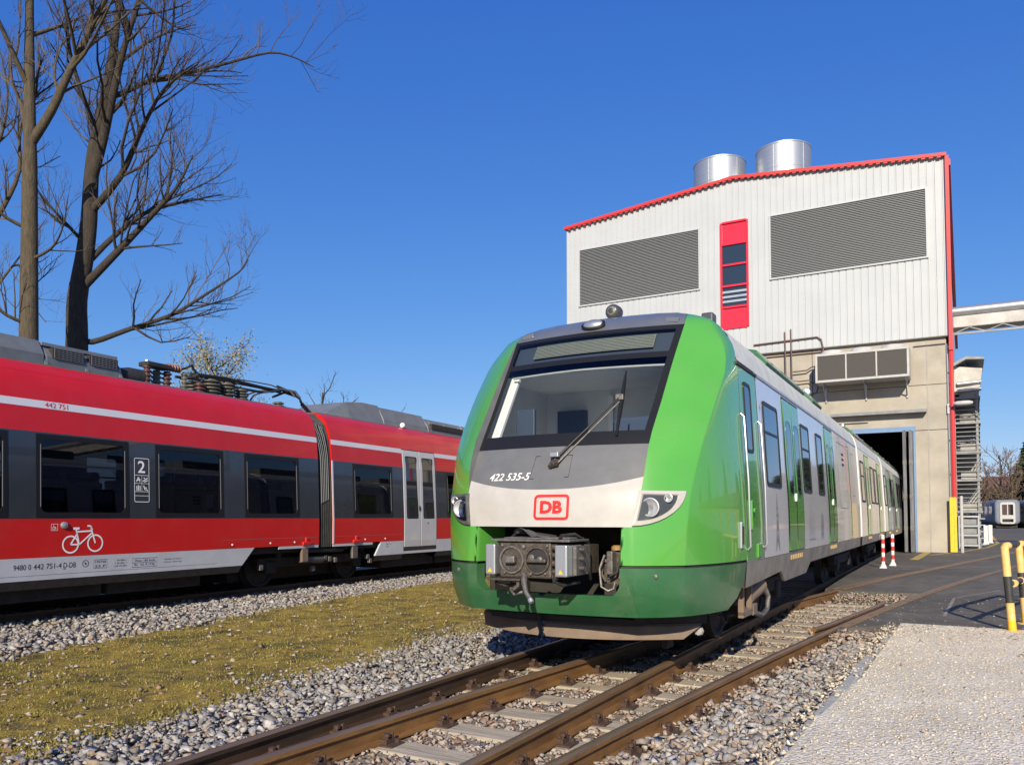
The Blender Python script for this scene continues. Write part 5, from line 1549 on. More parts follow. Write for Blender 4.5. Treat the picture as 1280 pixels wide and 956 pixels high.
# hanging gear behind the bumper corner
b = MB(); b.box(1.34,1.40,1.42,1.48,.42,.80).box(1.34,1.40,1.80,1.86,.42,.80).box(1.34,1.40,1.42,1.86,.40,.47)
b.build('step_bracket', M['dustplate'], T, bevel=.008)
MB().cyl((1.30,1.95,.58),(1.36,2.35,.68), .10, 14).build('damper', M['dustplate'], T, smooth=True)
MB().box(1.28,1.40,1.90,2.10,.38,.50).build('damper_lug', M['dustplate'], T, bevel=.01)
MB().tube([(1.34,2.62,.72),(1.40,2.70,.52),(1.40,2.62,.38),(1.38,2.42,.33),(1.34,2.25,.37)], .028, 10).build('hose', M['steel'], T, smooth=True)
MB().tube([(1.15,1.45,.42),(1.17,1.52,.33),(1.17,1.62,.33),(1.15,1.7,.42)], .015, 8).build('hose', M['rubber'], T, smooth=True)
for s in (-1, 1): MB().box(s*.77-.03,s*.77+.03,.75,.95,.14,.60).build('rail_guard', M['dark'], T)
MB().lathe([(.0,-.03),(.04,-.025),(.05,0),(.0,.01)], (1.16,.60,.36), 8, 'y').build('guard_bolt', M['towerlight'], T)

# ------------------------------------------------------------------ red regional train (local frame: x towards the camera side, y along, origin on its track centre)
Q = empty('regional_train', tuple(RED_C), HR)
tag(Q, 'red regional train with dark window band and white stripe on the left track', 'train')
RZ = [(.42,1.42),(.53,1.44),(.86,1.46),(1.42,1.46),(2.70,1.405),(3.06,1.37),(3.17,1.355),(3.35,1.31),(3.52,1.245),(3.64,1.165),(3.74,1.05),(3.79,.93)]
QR = Wall(RZ, 1); QL = Wall(RZ, -1)
def red_car(y0, y1, wins, doors, skirts):
    root = empty('carriage', (0, 0, 0), 0, Q)
    for W in (QR, QL):
        def seg_out(lo, hi):
            """stretches of [y0,y1] clear of the doors"""
            cuts = [y0] + [v for d in sorted(doors) for v in d] + [y1]
            return [(cuts[i], cuts[i+1]) for i in range(0, len(cuts), 2)]
        low = MB(); bandm = MB(); up = MB(); stp = MB(); top = MB()
        for a, c in seg_out(y0, y1):
            W.sheet(low, a, c, .86, 1.42); W.sheet(up, a, c, 2.70, 3.06); W.sheet(stp, a, c, 3.06, 3.17)
            # window band: pillars and rails round the openings
            xs_ = [w for w in sorted(wins) if w[0] >= a and w[1] <= c]
            W.sheet(bandm, a, c, 2.64, 2.70); W.sheet(bandm, a, c, 1.42, 1.47)
            e = a
            for w in xs_:
                W.sheet(bandm, e, w[0], 1.47, 2.64); e = w[1]
            W.sheet(bandm, e, c, 1.47, 2.64)
        W.sheet(top, y0, y1, 3.17, 3.79)
        low.build('lower_red_side', M['red'], root, smooth=True, angle=30, weld=True)
        up.build('upper_red_side', M['red'], root, smooth=True, angle=30, weld=True)
        top.build('red_roof_side', M['red'], root, smooth=True, angle=60, weld=True)
        stp.build('pale_stripe', M['stripe'], root)
        bandm.build('window_band', M['anthra'], root)
        ln_ = MB(); W.sheet(ln_, y0, y1, 3.60, 3.612, .002, .004); ln_.build('roof_seam', M['red'], root)
        for a, c, kind in skirts:
            b = MB(); bo = .35
            ya, yb = a, c
            P0 = [W.p(ya+(.35 if kind in ('start',) else 0)*0, .858, .0), W.p(yb, .858, 0)]
            top_ = (a + (.22 if kind == 'start' else 0), c); bot_ = (a, c-(.30 if kind == 'end' else 0))
            b.grid([[W.p(top_[0], .857, .002), W.p(top_[1], .857, .002)], [W.p(bot_[0], .53, .002), W.p(bot_[1], .53, .002)]])
            b.grid([[W.p(top_[0], .857, .002), W.p(top_[0], .857, -.04)], [W.p(bot_[0], .53, .002), W.p(bot_[0], .53, -.04)]])
            b.grid([[W.p(top_[1], .857, .002), W.p(top_[1], .857, -.04)], [W.p(bot_[1], .53, .002), W.p(bot_[1], .53, -.04)]])
            b.build('skirt', M['skirtwht'], root)
            b = MB(); b.grid([[W.p(bot_[0], .53, .0), W.p(bot_[1], .53, .0)], [W.p(bot_[0]-.05, .40, -.02), W.p(bot_[1]-.05, .40, -.02)]]); b.grid([[W.p(bot_[0], .40, -.02), W.p(bot_[1], .40, -.02)], [W.p(bot_[0], .40, -.5), W.p(bot_[1], .40, -.5)]])
            b.build('skirt_foot', M['dark'], root)
        for w in wins:
            W.ring(w[0]-.035, w[1]+.035, 1.445, 2.675, .075, .16, .006, .03, True).build('window_gasket', M['black'], root)
            W.panel(w[0]+.02, w[1]-.02, 1.50, 2.61, .10, -.010, .004).build('window', M['pane'], root)
            b = MB(); W.sheet(b, w[0]+.01, w[1]-.01, 2.21, 2.245, -.003, .004); b.build('window_bar', M['black'], root)
            for yv in (w[0]+.028, w[1]-.042):
                b = MB(); W.sheet(b, yv, yv+.010, 1.60, 2.52, .0085, .004); b.build('gasket_glint', M['gasket'], root)  # thin pale strip painting the highlight on the rounded gasket
    # roof deck, floor, ends
    MB().box(-.95,.95,y0,y1,3.70,3.80).build('roof_deck', M['acgrey'], root)
    MB().box(-1.36,1.36,y0+.02,y1-.02,.72,.90).build('floor', M['dark'], root)
    MB().box(-1.33,1.33,y0+.02,y1-.02,2.75,2.80).build('ceiling', M['saloon'], root)
    for y in (y0, y1):
        b = MB(); lp = [(x, z) for z, x in RZ[2:]]; loop = lp+[(-x, z) for x, z in reversed(lp)]
        i = len(b.v); b.v += [(x, y, z) for x, z in loop]; b.f.append(tuple(range(len(loop)))); b.build('end_wall', M['red'], root)
    return root
winsA = [(-8.6,-7.2),(-6.75,-5.75+.02),(-5.25,-3.77),(-3.18,-1.75),(-1.15,.31)]
winsB = [(2.20,3.70),(6.35,7.4),(7.9,9.4),(9.9,11.4)]
carA = red_car(-12.0, .97, winsA, [], [(-12.0,-.93,'end')])
carB = red_car(1.44, 14.0, winsB, [(4.20,5.77)], [(3.02,4.20,'start'),(5.77,14.0,'mid')])
# seats and partitions seen dimly through the windows
for car, ys in ((carA, (-8.1,-6.3,-4.9,-4.2,-2.8,-2.1,-.7,.0)), (carB, (2.5,3.3,8.2,9.1))):
    for y in ys:
        for x in (-.95, .95):
            b = MB(); b.box(x-.42,x+.42,y-.06,y+.06,1.3,2.0); b.box(x-.36,x+.36,y-.05,y+.05,2.0,2.16); b.box(x-.42,x+.42,y-.42,y+.06,1.25,1.36)
            b.build('seat', M['seat'], car, bevel=.04)
for car, y in ((carA, -5.55), (carA, .6), (carB, 1.9), (carB, 4.0), (carB, 6.0), (carA,-3.45)):
    MB().box(-1.2,-.3,y-.03,y+.03,.9,2.74).build('partition', M['saloon'], car)
for car, y in ((carA,-2.05),(carA,-.95),(carB,2.4)):
    MB().tube([(.55,y,.9),(.55,y,2.74)], .018, 8).build('pole', M['chrome'], car, smooth=True)
MB().box(1.30,1.31,-1.98,-1.84,1.62,1.86).build('window_notice', M['white'], carA)
MB().box(.2,.9,-2.95,-2.93,1.85,2.25).build('ad_board', M['saloon'], carA)
# doors of the rear carriage
W = QR
b = MB(); W.sheet(b, 4.20, 5.77, .70, 3.17, -.012); b.build('door_frame', M['rubber'], carB)
for a, c in ((4.23, 4.965), (5.0, 5.74)):
    # leaf with an open window: rails and stiles
    b = MB(); W.sheet(b, a, c, .70, 1.42, .006, .02); W.sheet(b, a, c, 2.99, 3.15, .006, .02); W.sheet(b, a, a+.11, 1.42, 2.99, .006, .02); W.sheet(b, c-.11, c, 1.42, 2.99, .006, .02)
    b.build('door', M['doorgrey'], carB)
    W.ring(a+.10, c-.10, 1.41, 3.0, .022, .05, .010, .02).build('door_gasket', M['black'], carB)
    W.panel(a+.11, c-.11, 1.42, 2.99, .03, -.003, .004).build('door_window', M['dglass'], carB)
MB().box(1.46,1.475,4.90,4.94,1.62,1.74).build('door_button', M['black'], carB)
MB().box(1.455,1.475,5.3,5.33,1.28,1.31).build('door_lock', M['black'], carB)
b = MB(); W.sheet(b, 4.21, 5.76, .60, .69, .004, .02); b.build('door_step', M['dark'], carB)
b = MB(); W.sheet(b, 4.20, 5.77, .53, .598, .0, .02); b.build('door_sill', M['skirtwht'], carB)
MB().grid([[(-1.455,4.20,.86),(-1.455,5.77,.86)],[(-1.37,4.20,3.06),(-1.37,5.77,3.06)]]).build('door', M['doorgrey'], carB)
# white edge at the articulated end, folded bellows with bright ribs
b = MB(); QR.sheet(b, 1.425, 1.47, .86, 2.70, .004, .01); b.build('white_end_strip', M['stripe'], carB)
bl = MB(); P = []
n = 7
for i in range(n*2+1):
    k = .985 if i % 2 else .93; y = .985+(1.43-.985)*i/(n*2)
    P.append([(x*k, y, z) for x, z in [(1.46,.80),(1.46,1.42),(1.43,2.2),(1.40,2.7),(1.34,3.17),(1.22,3.52),(.95,3.74),(0,3.78),(-.95,3.74),(-1.22,3.52),(-1.34,3.17),(-1.40,2.7),(-1.46,1.42),(-1.46,.80)]])
bl.grid(P); bl.build('gangway_bellows', M['rubber'], Q)
for i in range(5):
    y = .985+.058*i
    zb = 1.75+.02*i; zt = 3.52-.02*i
    MB().tube([(float(np.interp(z,[r_[0] for r_ in RZ],[r_[1] for r_ in RZ]))*.985+.002, y+.10*max(0,(z-2.7)/.6)**1.5*(-1 if i < 3 else -.7)+.10, z) for z in np.linspace(zb, zt, 8)], .009, 6).build('bellows_rib', M['acgrey'], Q, smooth=True)
# Jacobs bogie under the joint and one farther back
bg_ = bogie(Q, 1.32, 2.85); bogie(Q, -10.5, 2.6); bogie(Q, 13.5, 2.6)
for y in (.55, 2.25):
    MB().box(1.38,1.45,y-.10,y+.10,.50,.92).build('damper_bracket', M['dustplate'] if y < 1 else M['steel'], Q, bevel=.02)
    MB().box(1.44,1.50,y-.12,y+.14,.855,.93).build('red_lug', M['red'], Q, bevel=.015); MB().box(1.44,1.49,y-.03,y+.05,.90,1.02).build('red_lug', M['red'], Q, bevel=.015)
MB().cyl((1.34,.7,.74),(1.34,1.9,.72), .055, 12).build('yaw_damper', M['rubber'], Q, smooth=True)
MB().cyl((1.30,.55,.56),(1.30,1.25,.52), .075, 12).build('yaw_damper', M['lampdark'], Q, smooth=True)
for y, z in ((1.35,.56),(1.5,.53),(1.7,.50),(.95,.35),(-.6,.45),(2.9,.52),(3.0,.42)):
    MB().box(1.25,1.34,y-.05,y+.05,z-.06,z+.05).build('brake_gear', M['steel'], Q, bevel=.015)
for y0_, y1_ in ((-.25,.96),(1.45,2.9)):
    b = MB(); QR.sheet(b, y0_, y1_, .80, .857, -.004, .02); b.build('pale_sill', M['skirtwht'], Q)
for y in (-1.5,-.5,.2,2.6,3.4):
    MB().lathe([(.018,0),(.018,.012),(0,.014)], (1.46,y,.93), 8, 'x').build('jacking_mark', M['white'], Q)
# underfloor boxes, transom block and far-side backing, added to keep the space beneath dark
for a, c, car in ((-9.0,-6.2,carA),(-6.1,-4.0,carA),(-3.9,-2.0,carA),(3.6,6.0,carB),(6.1,9.0,carB),(9.1,11.6,carB)):
    MB().box(-1.25,1.20,a,c,.20,.86).build('equipment_box', M['dark'], car, bevel=.03)
MB().box(-1.40,-1.30,-1.9,3.5,.10,.85).build('dark_backing', M['dark'], Q)
MB().box(-.62,.62,-.8,3.4,.12,.80).build('dark_transom', M['dark'], Q, bevel=.05)
# ---- signs and lettering on the near side
fnR = lambda y0, z0, off=.004: (lambda a, c: QR.p(y0+a, z0+c, off))
lettering('stripe_number', '442 751', .36, .075, fnR(-5.13,3.08), M['logored'], carA)
for t_, y_, w_ in (('9480 0', -5.59, .255), ('442 751-4', -5.30, .43), ('D-DB', -4.84, .20)):
    lettering('vehicle_number', t_, w_, .078, fnR(y_,.688), M['blacktxt'], carA)
b = MB(); ribbon(b, [(-4.842,.674),(-4.800,.674)], .010, fnR(0,0)); b.build('number_underline', M['blacktxt'], carA)
b = MB(); ribbon(b, [(-4.48+.05*math.cos(R(a)), .735+.05*math.sin(R(a))) for a in range(0,360,20)], .008, fnR(0,0), True); ribbon(b, [(-4.48+.008*math.cos(R(a)), .735+.008*math.sin(R(a))) for a in range(0,360,45)], .016, fnR(0,0), True); b.build('target_mark', M['blacktxt'], carA)
def boxed(y0, y1, z0, z1, rows_, frame=True, mid=False):
    b = MB()
    if frame: ribbon(b, [(y0,z0),(y1,z0),(y1,z1),(y0,z1)], .006, fnR(0,0), True)
    if mid: ribbon(b, [(y0,(z0+z1)/2),(y1,(z0+z1)/2)], .006, fnR(0,0))
    if b.f: b.build('text_frame', M['blacktxt'], carA)
    h = (z1-z0)/len(rows_)
    for i, t in enumerate(rows_):
        lettering('small_lettering', t, (y1-y0)*.82, h*.55, fnR(y0+(y1-y0)*.09, z1-h*(i+1)+h*.22), M['blacktxt'], carA)
boxed(-4.34,-4.11,.655,.785,['I-967/68','22 P'])
boxed(-4.00,-3.72,.645,.785,['- 18 00m -','+ 20 05m +','LüP 72.30m'], False)
boxed(-3.65,-3.17,.630,.772,['Vmax 160 km/h','Br. 22 R+Mg'], True, True)
boxed(-3.06,-2.62,.66,.755,['DB Regio AG Bayern','Nürnberg'], False)
boxedB = MB()
lettering('small_lettering', 'Eigentum', .20, .03, fnR(3.45,.78), M['blacktxt'], carB); lettering('small_lettering', 'DB', .09, .03, fnR(3.45,.72), M['blacktxt'], carB)
b = MB(); ribbon(b, [(-12,.60),(-1.85,.60),(-1.72,1.02),(.9,1.02)], .006, fnR(0,0,.003)); b.build('panel_seam', M['greytxt'], carA)
b = MB(); ribbon(b, [(1.5,1.02),(4.15,1.02)], .006, fnR(0,0,.003)); b.build('panel_seam', M['greytxt'], carB)
# class sign
b = MB(); ribbon(b, rrect(-3.625,-3.345,1.70,2.42,.02,2), .010, fnR(0,0), True); ribbon(b, [(-3.62,2.14),(-3.35,2.14)], .007, fnR(0,0)); ribbon(b, [(-3.62,1.80),(-3.35,1.80)], .007, fnR(0,0)); ribbon(b, [(-3.62,1.87),(-3.35,1.87)], .007, fnR(0,0)); ribbon(b, [(-3.485,1.87),(-3.485,2.14)], .006, fnR(0,0)); ribbon(b, [(-3.62,2.005),(-3.35,2.005)], .006, fnR(0,0))
b.build('class_sign_frame', M['white'], carA)
lettering('class_number', '2', .14, .20, fnR(-3.56,2.18), M['white'], carA, bold=.012)
b = MB()
for (cy, cz, st_) in ((-3.55,2.07,[[(-.04,-.04),(0,.04)],[(0,.04),(.03,-.04)],[(-.04,-.02),(.04,.0)]]), (-3.42,2.07,[[(-.05,-.03),(.05,.03)],[(-.02,-.04),(.05,-.01)],[(-.03,.03),(0,.02)]]), (-3.55,1.935,[[(-.03,-.05),(-.03,.03)],[(.0,-.05),(.0,.04)],[(.03,-.05),(.03,.03)]]), (-3.42,1.935,[[(-.03,.04),(-.01,-.03),(.03,-.03),(.05,-.05)],[(-.02,.0),(.03,.0)]])):
    for s_ in st_: ribbon(b, [(cy+p, cz+q_) for p, q_ in s_], .016, fnR(0,0))
b.build('pictograms', M['white'], carA)
# wheelchair sticker, door knob
b = MB(); ribbon(b, [(-5.05,1.25),(-4.95,1.25),(-4.95,1.345),(-5.05,1.345)], .007, fnR(0,0), True)
ribbon(b, [(-5.01+.02*math.cos(R(a)),1.28+.02*math.sin(R(a))) for a in range(0,360,40)], .007, fnR(0,0), True); ribbon(b, [(-5.015,1.33),(-5.01,1.30),(-4.985,1.30),(-4.975,1.27)], .009, fnR(0,0)); b.build('wheelchair_sign', M['white'], carA)
MB().lathe([(.055,0),(.052,.02),(.03,.035),(0,.04)], (1.46,-4.85,1.325), 16, 'x').build('round_knob', M['galv'], carA, smooth=True)
# bicycle pictogram
b = MB(); ws_ = .024
def ringp(cy, cz, r): return [(cy+r*math.cos(R(a)), cz+r*math.sin(R(a))) for a in range(0,360,15)]
w1_, w2_ = (-4.74,1.035), (-4.33,1.045)
ribbon(b, ringp(*w1_, .125), ws_, fnR(0,0), True); ribbon(b, ringp(*w2_, .125), ws_, fnR(0,0), True)
bb_, se, hd_ = (-4.60,1.03), (-4.655,1.275), (-4.40,1.265)
for s_ in ([w1_, bb_], [bb_, (-4.655,1.27)], [w1_, (-4.635,1.20)], [(-4.645,1.225),(-4.405,1.235)], [bb_,(-4.395,1.20)], [w2_,(-4.40,1.26),(-4.41,1.31)], [(-4.41,1.31),(-4.47,1.315)], [(-4.41,1.31),(-4.385,1.25)]): ribbon(b, s_, ws_, fnR(0,0,.0045))
ribbon(b, [(-4.70,1.275),(-4.60,1.275)], .034, fnR(0,0,.005))
b.build('bicycle_sign', M['white'], carA)
# ---- roof gear
# tall air conditioner with sloping louvred end
def roof_ac(y0, y1, yslope, car, x=.80, z1=4.22):
    b = MB(); b.prism([(-x,3.72),(-x,3.98),(-x+.16,z1),(x-.16,z1),(x,3.98),(x,3.72)], lambda a,c,t: (a,t,c), y0, y1)
    ac = b.build('air_conditioner', M['acgrey'], car, bevel=.02)
    return ac
roof_ac(-9.5, -5.72, 0, carA); ac1 = roof_ac(-5.68, -4.78, 0, carA)
b = MB(); b.prism([(-.80,3.72),(-.80,3.97),(-.6,4.18),(.6,4.18),(.80,3.97),(.80,3.72)], lambda a,c,t: (a,t,c), -4.76, -3.42); ac2 = b.build('air_conditioner', M['acgrey'], carA, bevel=.02)
for y0_, y1_ in ((-4.66,-4.12),(-4.02,-3.5)):
    MB().bar((.76,y0_,4.03),(.76,y1_,4.03),.10,.16).build('grille_recess', M['dark'], carA)
    b = MB()
    for k in range(6): b.bar((.815,y0_+.02,3.955+.03*k),(.815-.0,y1_-.02,3.955+.03*k),.02,.010)
    for k in range(8): yv = y0_+.03+(y1_-y0_-.06)*k/7; b.bar((.812,yv,3.95),(.812,yv,4.11),.010,.012)
    tag(b.build('grille_bars', M['acgrey'], carA), kind='stuff')
for y in (-4.76,-4.07,-3.44): MB().bar((.83,y,3.80),(.60,y,4.19),.05,.03).build('rib', M['acgrey'], carA)
MB().bar((.66,-4.76,4.17),(.66,-3.42,4.17),.05,.05).build('edge_rail', M['towergrey'], carA)
MB().lathe([(.0,-.25),(.10,-.22),(.15,0),(.15,.25),(.0,.25)], (.62,-3.15,3.92), 16, 'y').build('blower', M['rubber'], carA, smooth=True)
# insulators and folded pantograph
def insulator(x, y, z0, h, r, mat, n=5, axis=None):
    pr_ = []
    for k in range(n):
        z = h*k/n; pr_ += [(r*.62, z), (r, z+h*.25/n), (r, z+h*.5/n), (r*.62, z+h*.8/n)]
    pr_ += [(r*.62, h), (0, h)]
    b = MB()
    if axis == 'y': b.lathe(pr_, (x, y, z0), 14, 'y')
    else: b.lathe(pr_, (x, y, z0), 14)
    return b.build('insulator', M[mat], pg, smooth=True)
pg = empty('pantograph', (0,0,.0), 0, Q)
MB().lathe([(.05,0),(.05,.10),(.0,.10)], (.22,-2.44,4.26), 10).build('terminal', M['galv'], pg)
insulator(.22,-2.44,3.80,.48,.085,'ins_brown',6); insulator(.12,-2.15,3.80,.42,.10,'ins_olive',5); insulator(.20,-1.98,3.80,.42,.09,'ins_brown',5)
MB().box(.05,.32,-2.5,-1.95,4.24,4.33).build('busbar', M['rubber'], pg, bevel=.02)
insulator(.24,-2.02,4.30,.32,.075,'ins_pink',5,'y')
MB().tube([(.24,-1.70,4.30),(.24,-1.55,4.36),(.26,-1.45,4.43),(.24,-1.38,4.36),(.2,-1.2,4.26)], .022, 8).build('cable', M['rubber'], pg, smooth=True)
insulator(.26,-1.62,3.80,.46,.06,'ins_olive',6)
for x, y, r, h in ((.24,-.95,.20,.42),(.24,-.52,.17,.42),(.24,-.12,.15,.34),(-.24,-.95,.20,.42),(-.24,-.52,.17,.42)):
    insulator(x, y, 3.80, h, r, 'ins_olive', 6)
insulator(.24,1.05-.05,3.80,.22,.13,'ins_olive',4); insulator(-.3,.95,3.80,.22,.13,'ins_olive',4); insulator(.3,-1.28,3.80,.30,.12,'ins_brown',4)
MB().lathe([(.2,0),(.17,.06),(.0,.08)], (.5,-1.05,3.80), 16).build('dome', M['coolwht'], pg, smooth=True)
fr2 = MB()
for x in (-.30, .30):
    fr2.tube([(x,-1.35,4.26),(x,-.6,4.30),(x*.9,.4,4.27),(x*.8,1.0,4.27)], .030, 8)
fr2.tube([(-.32,-1.2,4.26),(.32,-1.2,4.26)], .04, 8); fr2.tube([(-.3,-.1,4.29),(.3,-.1,4.29)], .03, 8)
fr2.build('lower_frame', M['rubber'], pg, smooth=True)
MB().tube([(.0,-1.25,4.30),(.05,-.3,4.31),(.1,.6,4.30),(.15,1.15,4.27)], .038, 8).build('upper_arm', M['rubber'], pg, smooth=True)
MB().tube([(.28,-.3,4.33),(.28,.2,4.35),(.3,.7,4.35),(.32,1.0,4.30)], .014, 6).build('cable', M['steel'], pg, smooth=True)
for y in (.95, 1.12): MB().tube([(-.75,y,4.10),(-.62,y,4.24),(-.4,y,4.29),(.4,y,4.29),(.62,y,4.24),(.75,y,4.10)], .022, 8).build('contact_strip', M['lampdark'], pg, smooth=True)
MB().box(-.40,.10,-1.35,.8,3.74,3.80).build('base_frame', M['rubber'], pg)
for p in ([(.30,.7,4.20),(.35,.95,4.27),(.38,1.25,4.25),(.42,1.5,4.14),(.42,1.58,4.02)], [(.25,.8,4.10),(.32,1.1,4.24),(.36,1.35,4.2)], [(.28,.9,4.36),(.34,1.15,4.30),(.40,1.4,4.24)]):
    MB().tube(p, .026, 8).build('cable', M['rubber'], pg, smooth=True)
b = MB()
for k in range(7): b.lathe([(.04,0),(.055,.02),(.055,.03),(.04,.05)], (.42,1.56+.055*k,4.02-.035*k), 10, 'y')
b.build('cable_insulator', M['ins_brown'], pg, smooth=True)
MB().tube([(.42,1.5,4.10),(.42,1.6,4.0),(.42,2.0,3.80)], .022, 8).build('cable', M['rubber'], pg, smooth=True)
# unit on the rear carriage: ramps up, then boxes
b = MB(); xx = .86
P = [(1.95,3.78),(2.1,3.86),(2.9,4.24),(3.55,4.31),(4.2,4.31),(4.2,3.78)]
b.prism([(y, z) for y, z in P], lambda a,c,t: (t,a,c), -.62, .62)
b.grid([[(.62,y,z) for y, z in P[:-1]], [(.62+.22*(min(1,max(0,(z-3.78)/.5))),y,3.80) for y, z in P[:-1]]])
b.build('roof_unit', M['acgrey'], carB, smooth=False)
b = MB(); b.prism([(-.84,3.76),(-.80,3.95),(-.62,4.28),(.62,4.28),(.80,3.95),(.84,3.76)], lambda a,c,t: (a,t,c), 4.22, 6.3); b.build('roof_unit', M['acgrey'], carB, bevel=.02)
for y0_, y1_ in ((6.35,8.4),(8.45,10.6),(10.65,13)):
    b = MB(); b.prism([(-.82,3.76),(-.80,3.98),(-.60,4.22),(.60,4.22),(.80,3.98),(.82,3.76)], lambda a,c,t: (a,t,c), y0_, y1_); b.build('air_conditioner', M['acgrey'], carB, bevel=.02)
    MB().bar((.79,y0_+.15,4.0),(.79,y1_-.15,4.0),.10,.14).build('grille_recess', M['dark'], carB)
    for k in range(3): MB().bar((.80,y0_+.2+(y1_-y0_-.4)*k/2,3.88),(.69,y0_+.2+(y1_-y0_-.4)*k/2,4.14),.05,.05).build('rib', M['acgrey'], carB)
MB().lathe([(.0,-.05),(.06,-.04),(.07,0),(.04,.05),(0,.06)], (.93,4.9,3.86), 12, 'y').build('roof_marker', M['white'], carB, smooth=True)

# ------------------------------------------------------------------ trees
CAMP = Vector((0,0,1.45)); A_ = R(29.5); P_ = R(2.5)
FWv = Vector((-math.sin(A_)*math.cos(P_), math.cos(A_)*math.cos(P_), math.sin(P_))); RTv = Vector((math.cos(A_), math.sin(A_), 0)); UPv = RTv.cross(FWv)
def tree_mesh(tips, twn, sides=6):
    pass
class Limb:
    pass
def grow(b, pts_, r0, r1, rnd, level, tw, maxlev, dens, up=.35, n=5, minr=.004):
    """tapered limb through pts_, with side shoots; thin shoots go into tw, thick ones into b"""
    m = len(pts_)
    rr = [r0+(r1-r0)*(k/(m-1)) for k in range(m)]
    (b if r0 > .03 else tw).tube(pts_, rr, (10 if r0 > .15 else 6) if r0 > .03 else 3, cap=False)
    if level >= maxlev: return
    L = sum((Vector(pts_[k+1])-Vector(pts_[k])).length for k in range(m-1))
    cnt = max(2, int(L*dens[level]))
    for i in range(cnt):
        t = rnd.uniform(.22 if level == 0 else .12, 1.0); f = t*(m-1); k = min(m-2, int(f)); u = f-k
        p = Vector(pts_[k]).lerp(Vector(pts_[k+1]), u); d = (Vector(pts_[k+1])-Vector(pts_[k])).normalized()
        r = rr[k]+(rr[k+1]-rr[k])*u
        ax = Vector((rnd.gauss(0,1), rnd.gauss(0,1), rnd.gauss(0,1))).cross(d)
        if ax.length < 1e-3: continue
        nd = (Matrix.Rotation(R(rnd.uniform(28,62)), 3, ax.normalized()) @ d)
        nd = (nd+Vector((0,0,up*rnd.uniform(.2,1)))).normalized()
        ln = min(L*.5, (2.7,1.35,.7,.4)[level]*rnd.uniform(.45,1.15))*(1.15-.5*t)
        cr = min(r*.55, (.045,.014,.007,.004)[level]*rnd.uniform(.7,1.2)); cr = max(cr, minr)
        q = [p]; dd = nd
        seg = 4 if level < 2 else 3
        for s in range(seg):
            dd = (dd+Vector((rnd.gauss(0,.16), rnd.gauss(0,.16), rnd.gauss(0,.12)+up*.22))).normalized(); q.append(q[-1]+dd*(ln/seg))
        grow(b, q, cr, max(minr*.6, cr*.35), rnd, level+1, tw, maxlev, dens, up, n, minr)
def smooth_pts(P, k=3):
    out = []
    for i in range(len(P)-1):
        p0 = P[max(0,i-1)]; p1 = P[i]; p2 = P[i+1]; p3 = P[min(len(P)-1,i+2)]
        for j in range(k):
            t = j/k
            out.append(.5*((2*p1)+(p2-p0)*t+(2*p0-5*p1+4*p2-p3)*t*t+(3*p1-p0-3*p2+p3)*t**3))
    out.append(P[-1]); return out
def big_tree(base, scale, limbs, mat, label, seed, dens=(3.1,3.7,3.6), group='bare trees behind the red train'):
    """limbs: list of (points (side, height, depth) in metres from the trunk base, r0, r1)"""
    rnd = random.Random(seed)
    root = empty('bare_tree', base); tag(root, label, 'tree', group)
    tr_ = MB(); tw = MB(); br_ = MB()
    right = RTv; dep = Vector((FWv.x, FWv.y, 0)).normalized()
    for i, (pp, r0, r1) in enumerate(limbs):
        P = smooth_pts([right*a + dep*d + Vector((0,0,h)) for a, h, d in pp])
        if i == 0: tr_.tube(P, [r0+(r1-r0)*k/(len(P)-1) for k in range(len(P))], 14, cap=False)
        else:
            grow(br_, P, r0, r1, rnd, 0, tw, 3, dens, up=.5)
    # small shoots on the trunk
    tr_.build('trunk', mat, root, smooth=True, angle=180, fixn=False)
    br_.build('limbs', mat, root, smooth=True, angle=180, fixn=False)
    tag(tw.build('crown_twigs', M['twig'], root, fixn=False), kind='stuff')
    return root
def px(u, v, D, u0):
    """picture measurement at distance D -> (side, height) metres from a trunk standing at u0"""
    return ((u-u0)*D/1000, 1.45+(646-v)*D/1000)
def limbs_from(list_, D, u0, s=1.99):
    out = []
    for i, (pts_, r0, r1, dz) in enumerate(list_):
        n = len(pts_); q = []
        if i == 0: dz = 0.0
        a0, h0 = px(pts_[0][0]/s, pts_[0][1]/s, D, u0); d0 = 0.0; best = 1e9
        for oq, _, _ in out:                       # start at the depth of the limb it grows from
            for k in range(len(oq)-1):
                for t in (0,.2,.4,.6,.8,1):
                    p = Vector(oq[k]).lerp(Vector(oq[k+1]), t); e = math.hypot(p.x-a0, p.y-.14-h0)
                    if e < best: best = e; d0 = p.z; near = p
        for k, (x, y) in enumerate(pts_):
            a, h = px(x/s, y/s, D, u0); q.append((a, h+.14, d0+dz*(k/(n-1))**1.2))
        if i and best < 1e8: q[0] = tuple(near)
        out.append((q, r0, r1))
    return out
D2 = 23.0; u2 = 92
base2 = CAMP + (Vector((FWv.x,FWv.y,0)).normalized() + RTv*((u2-640)/1000))*D2; base2.z = -.14
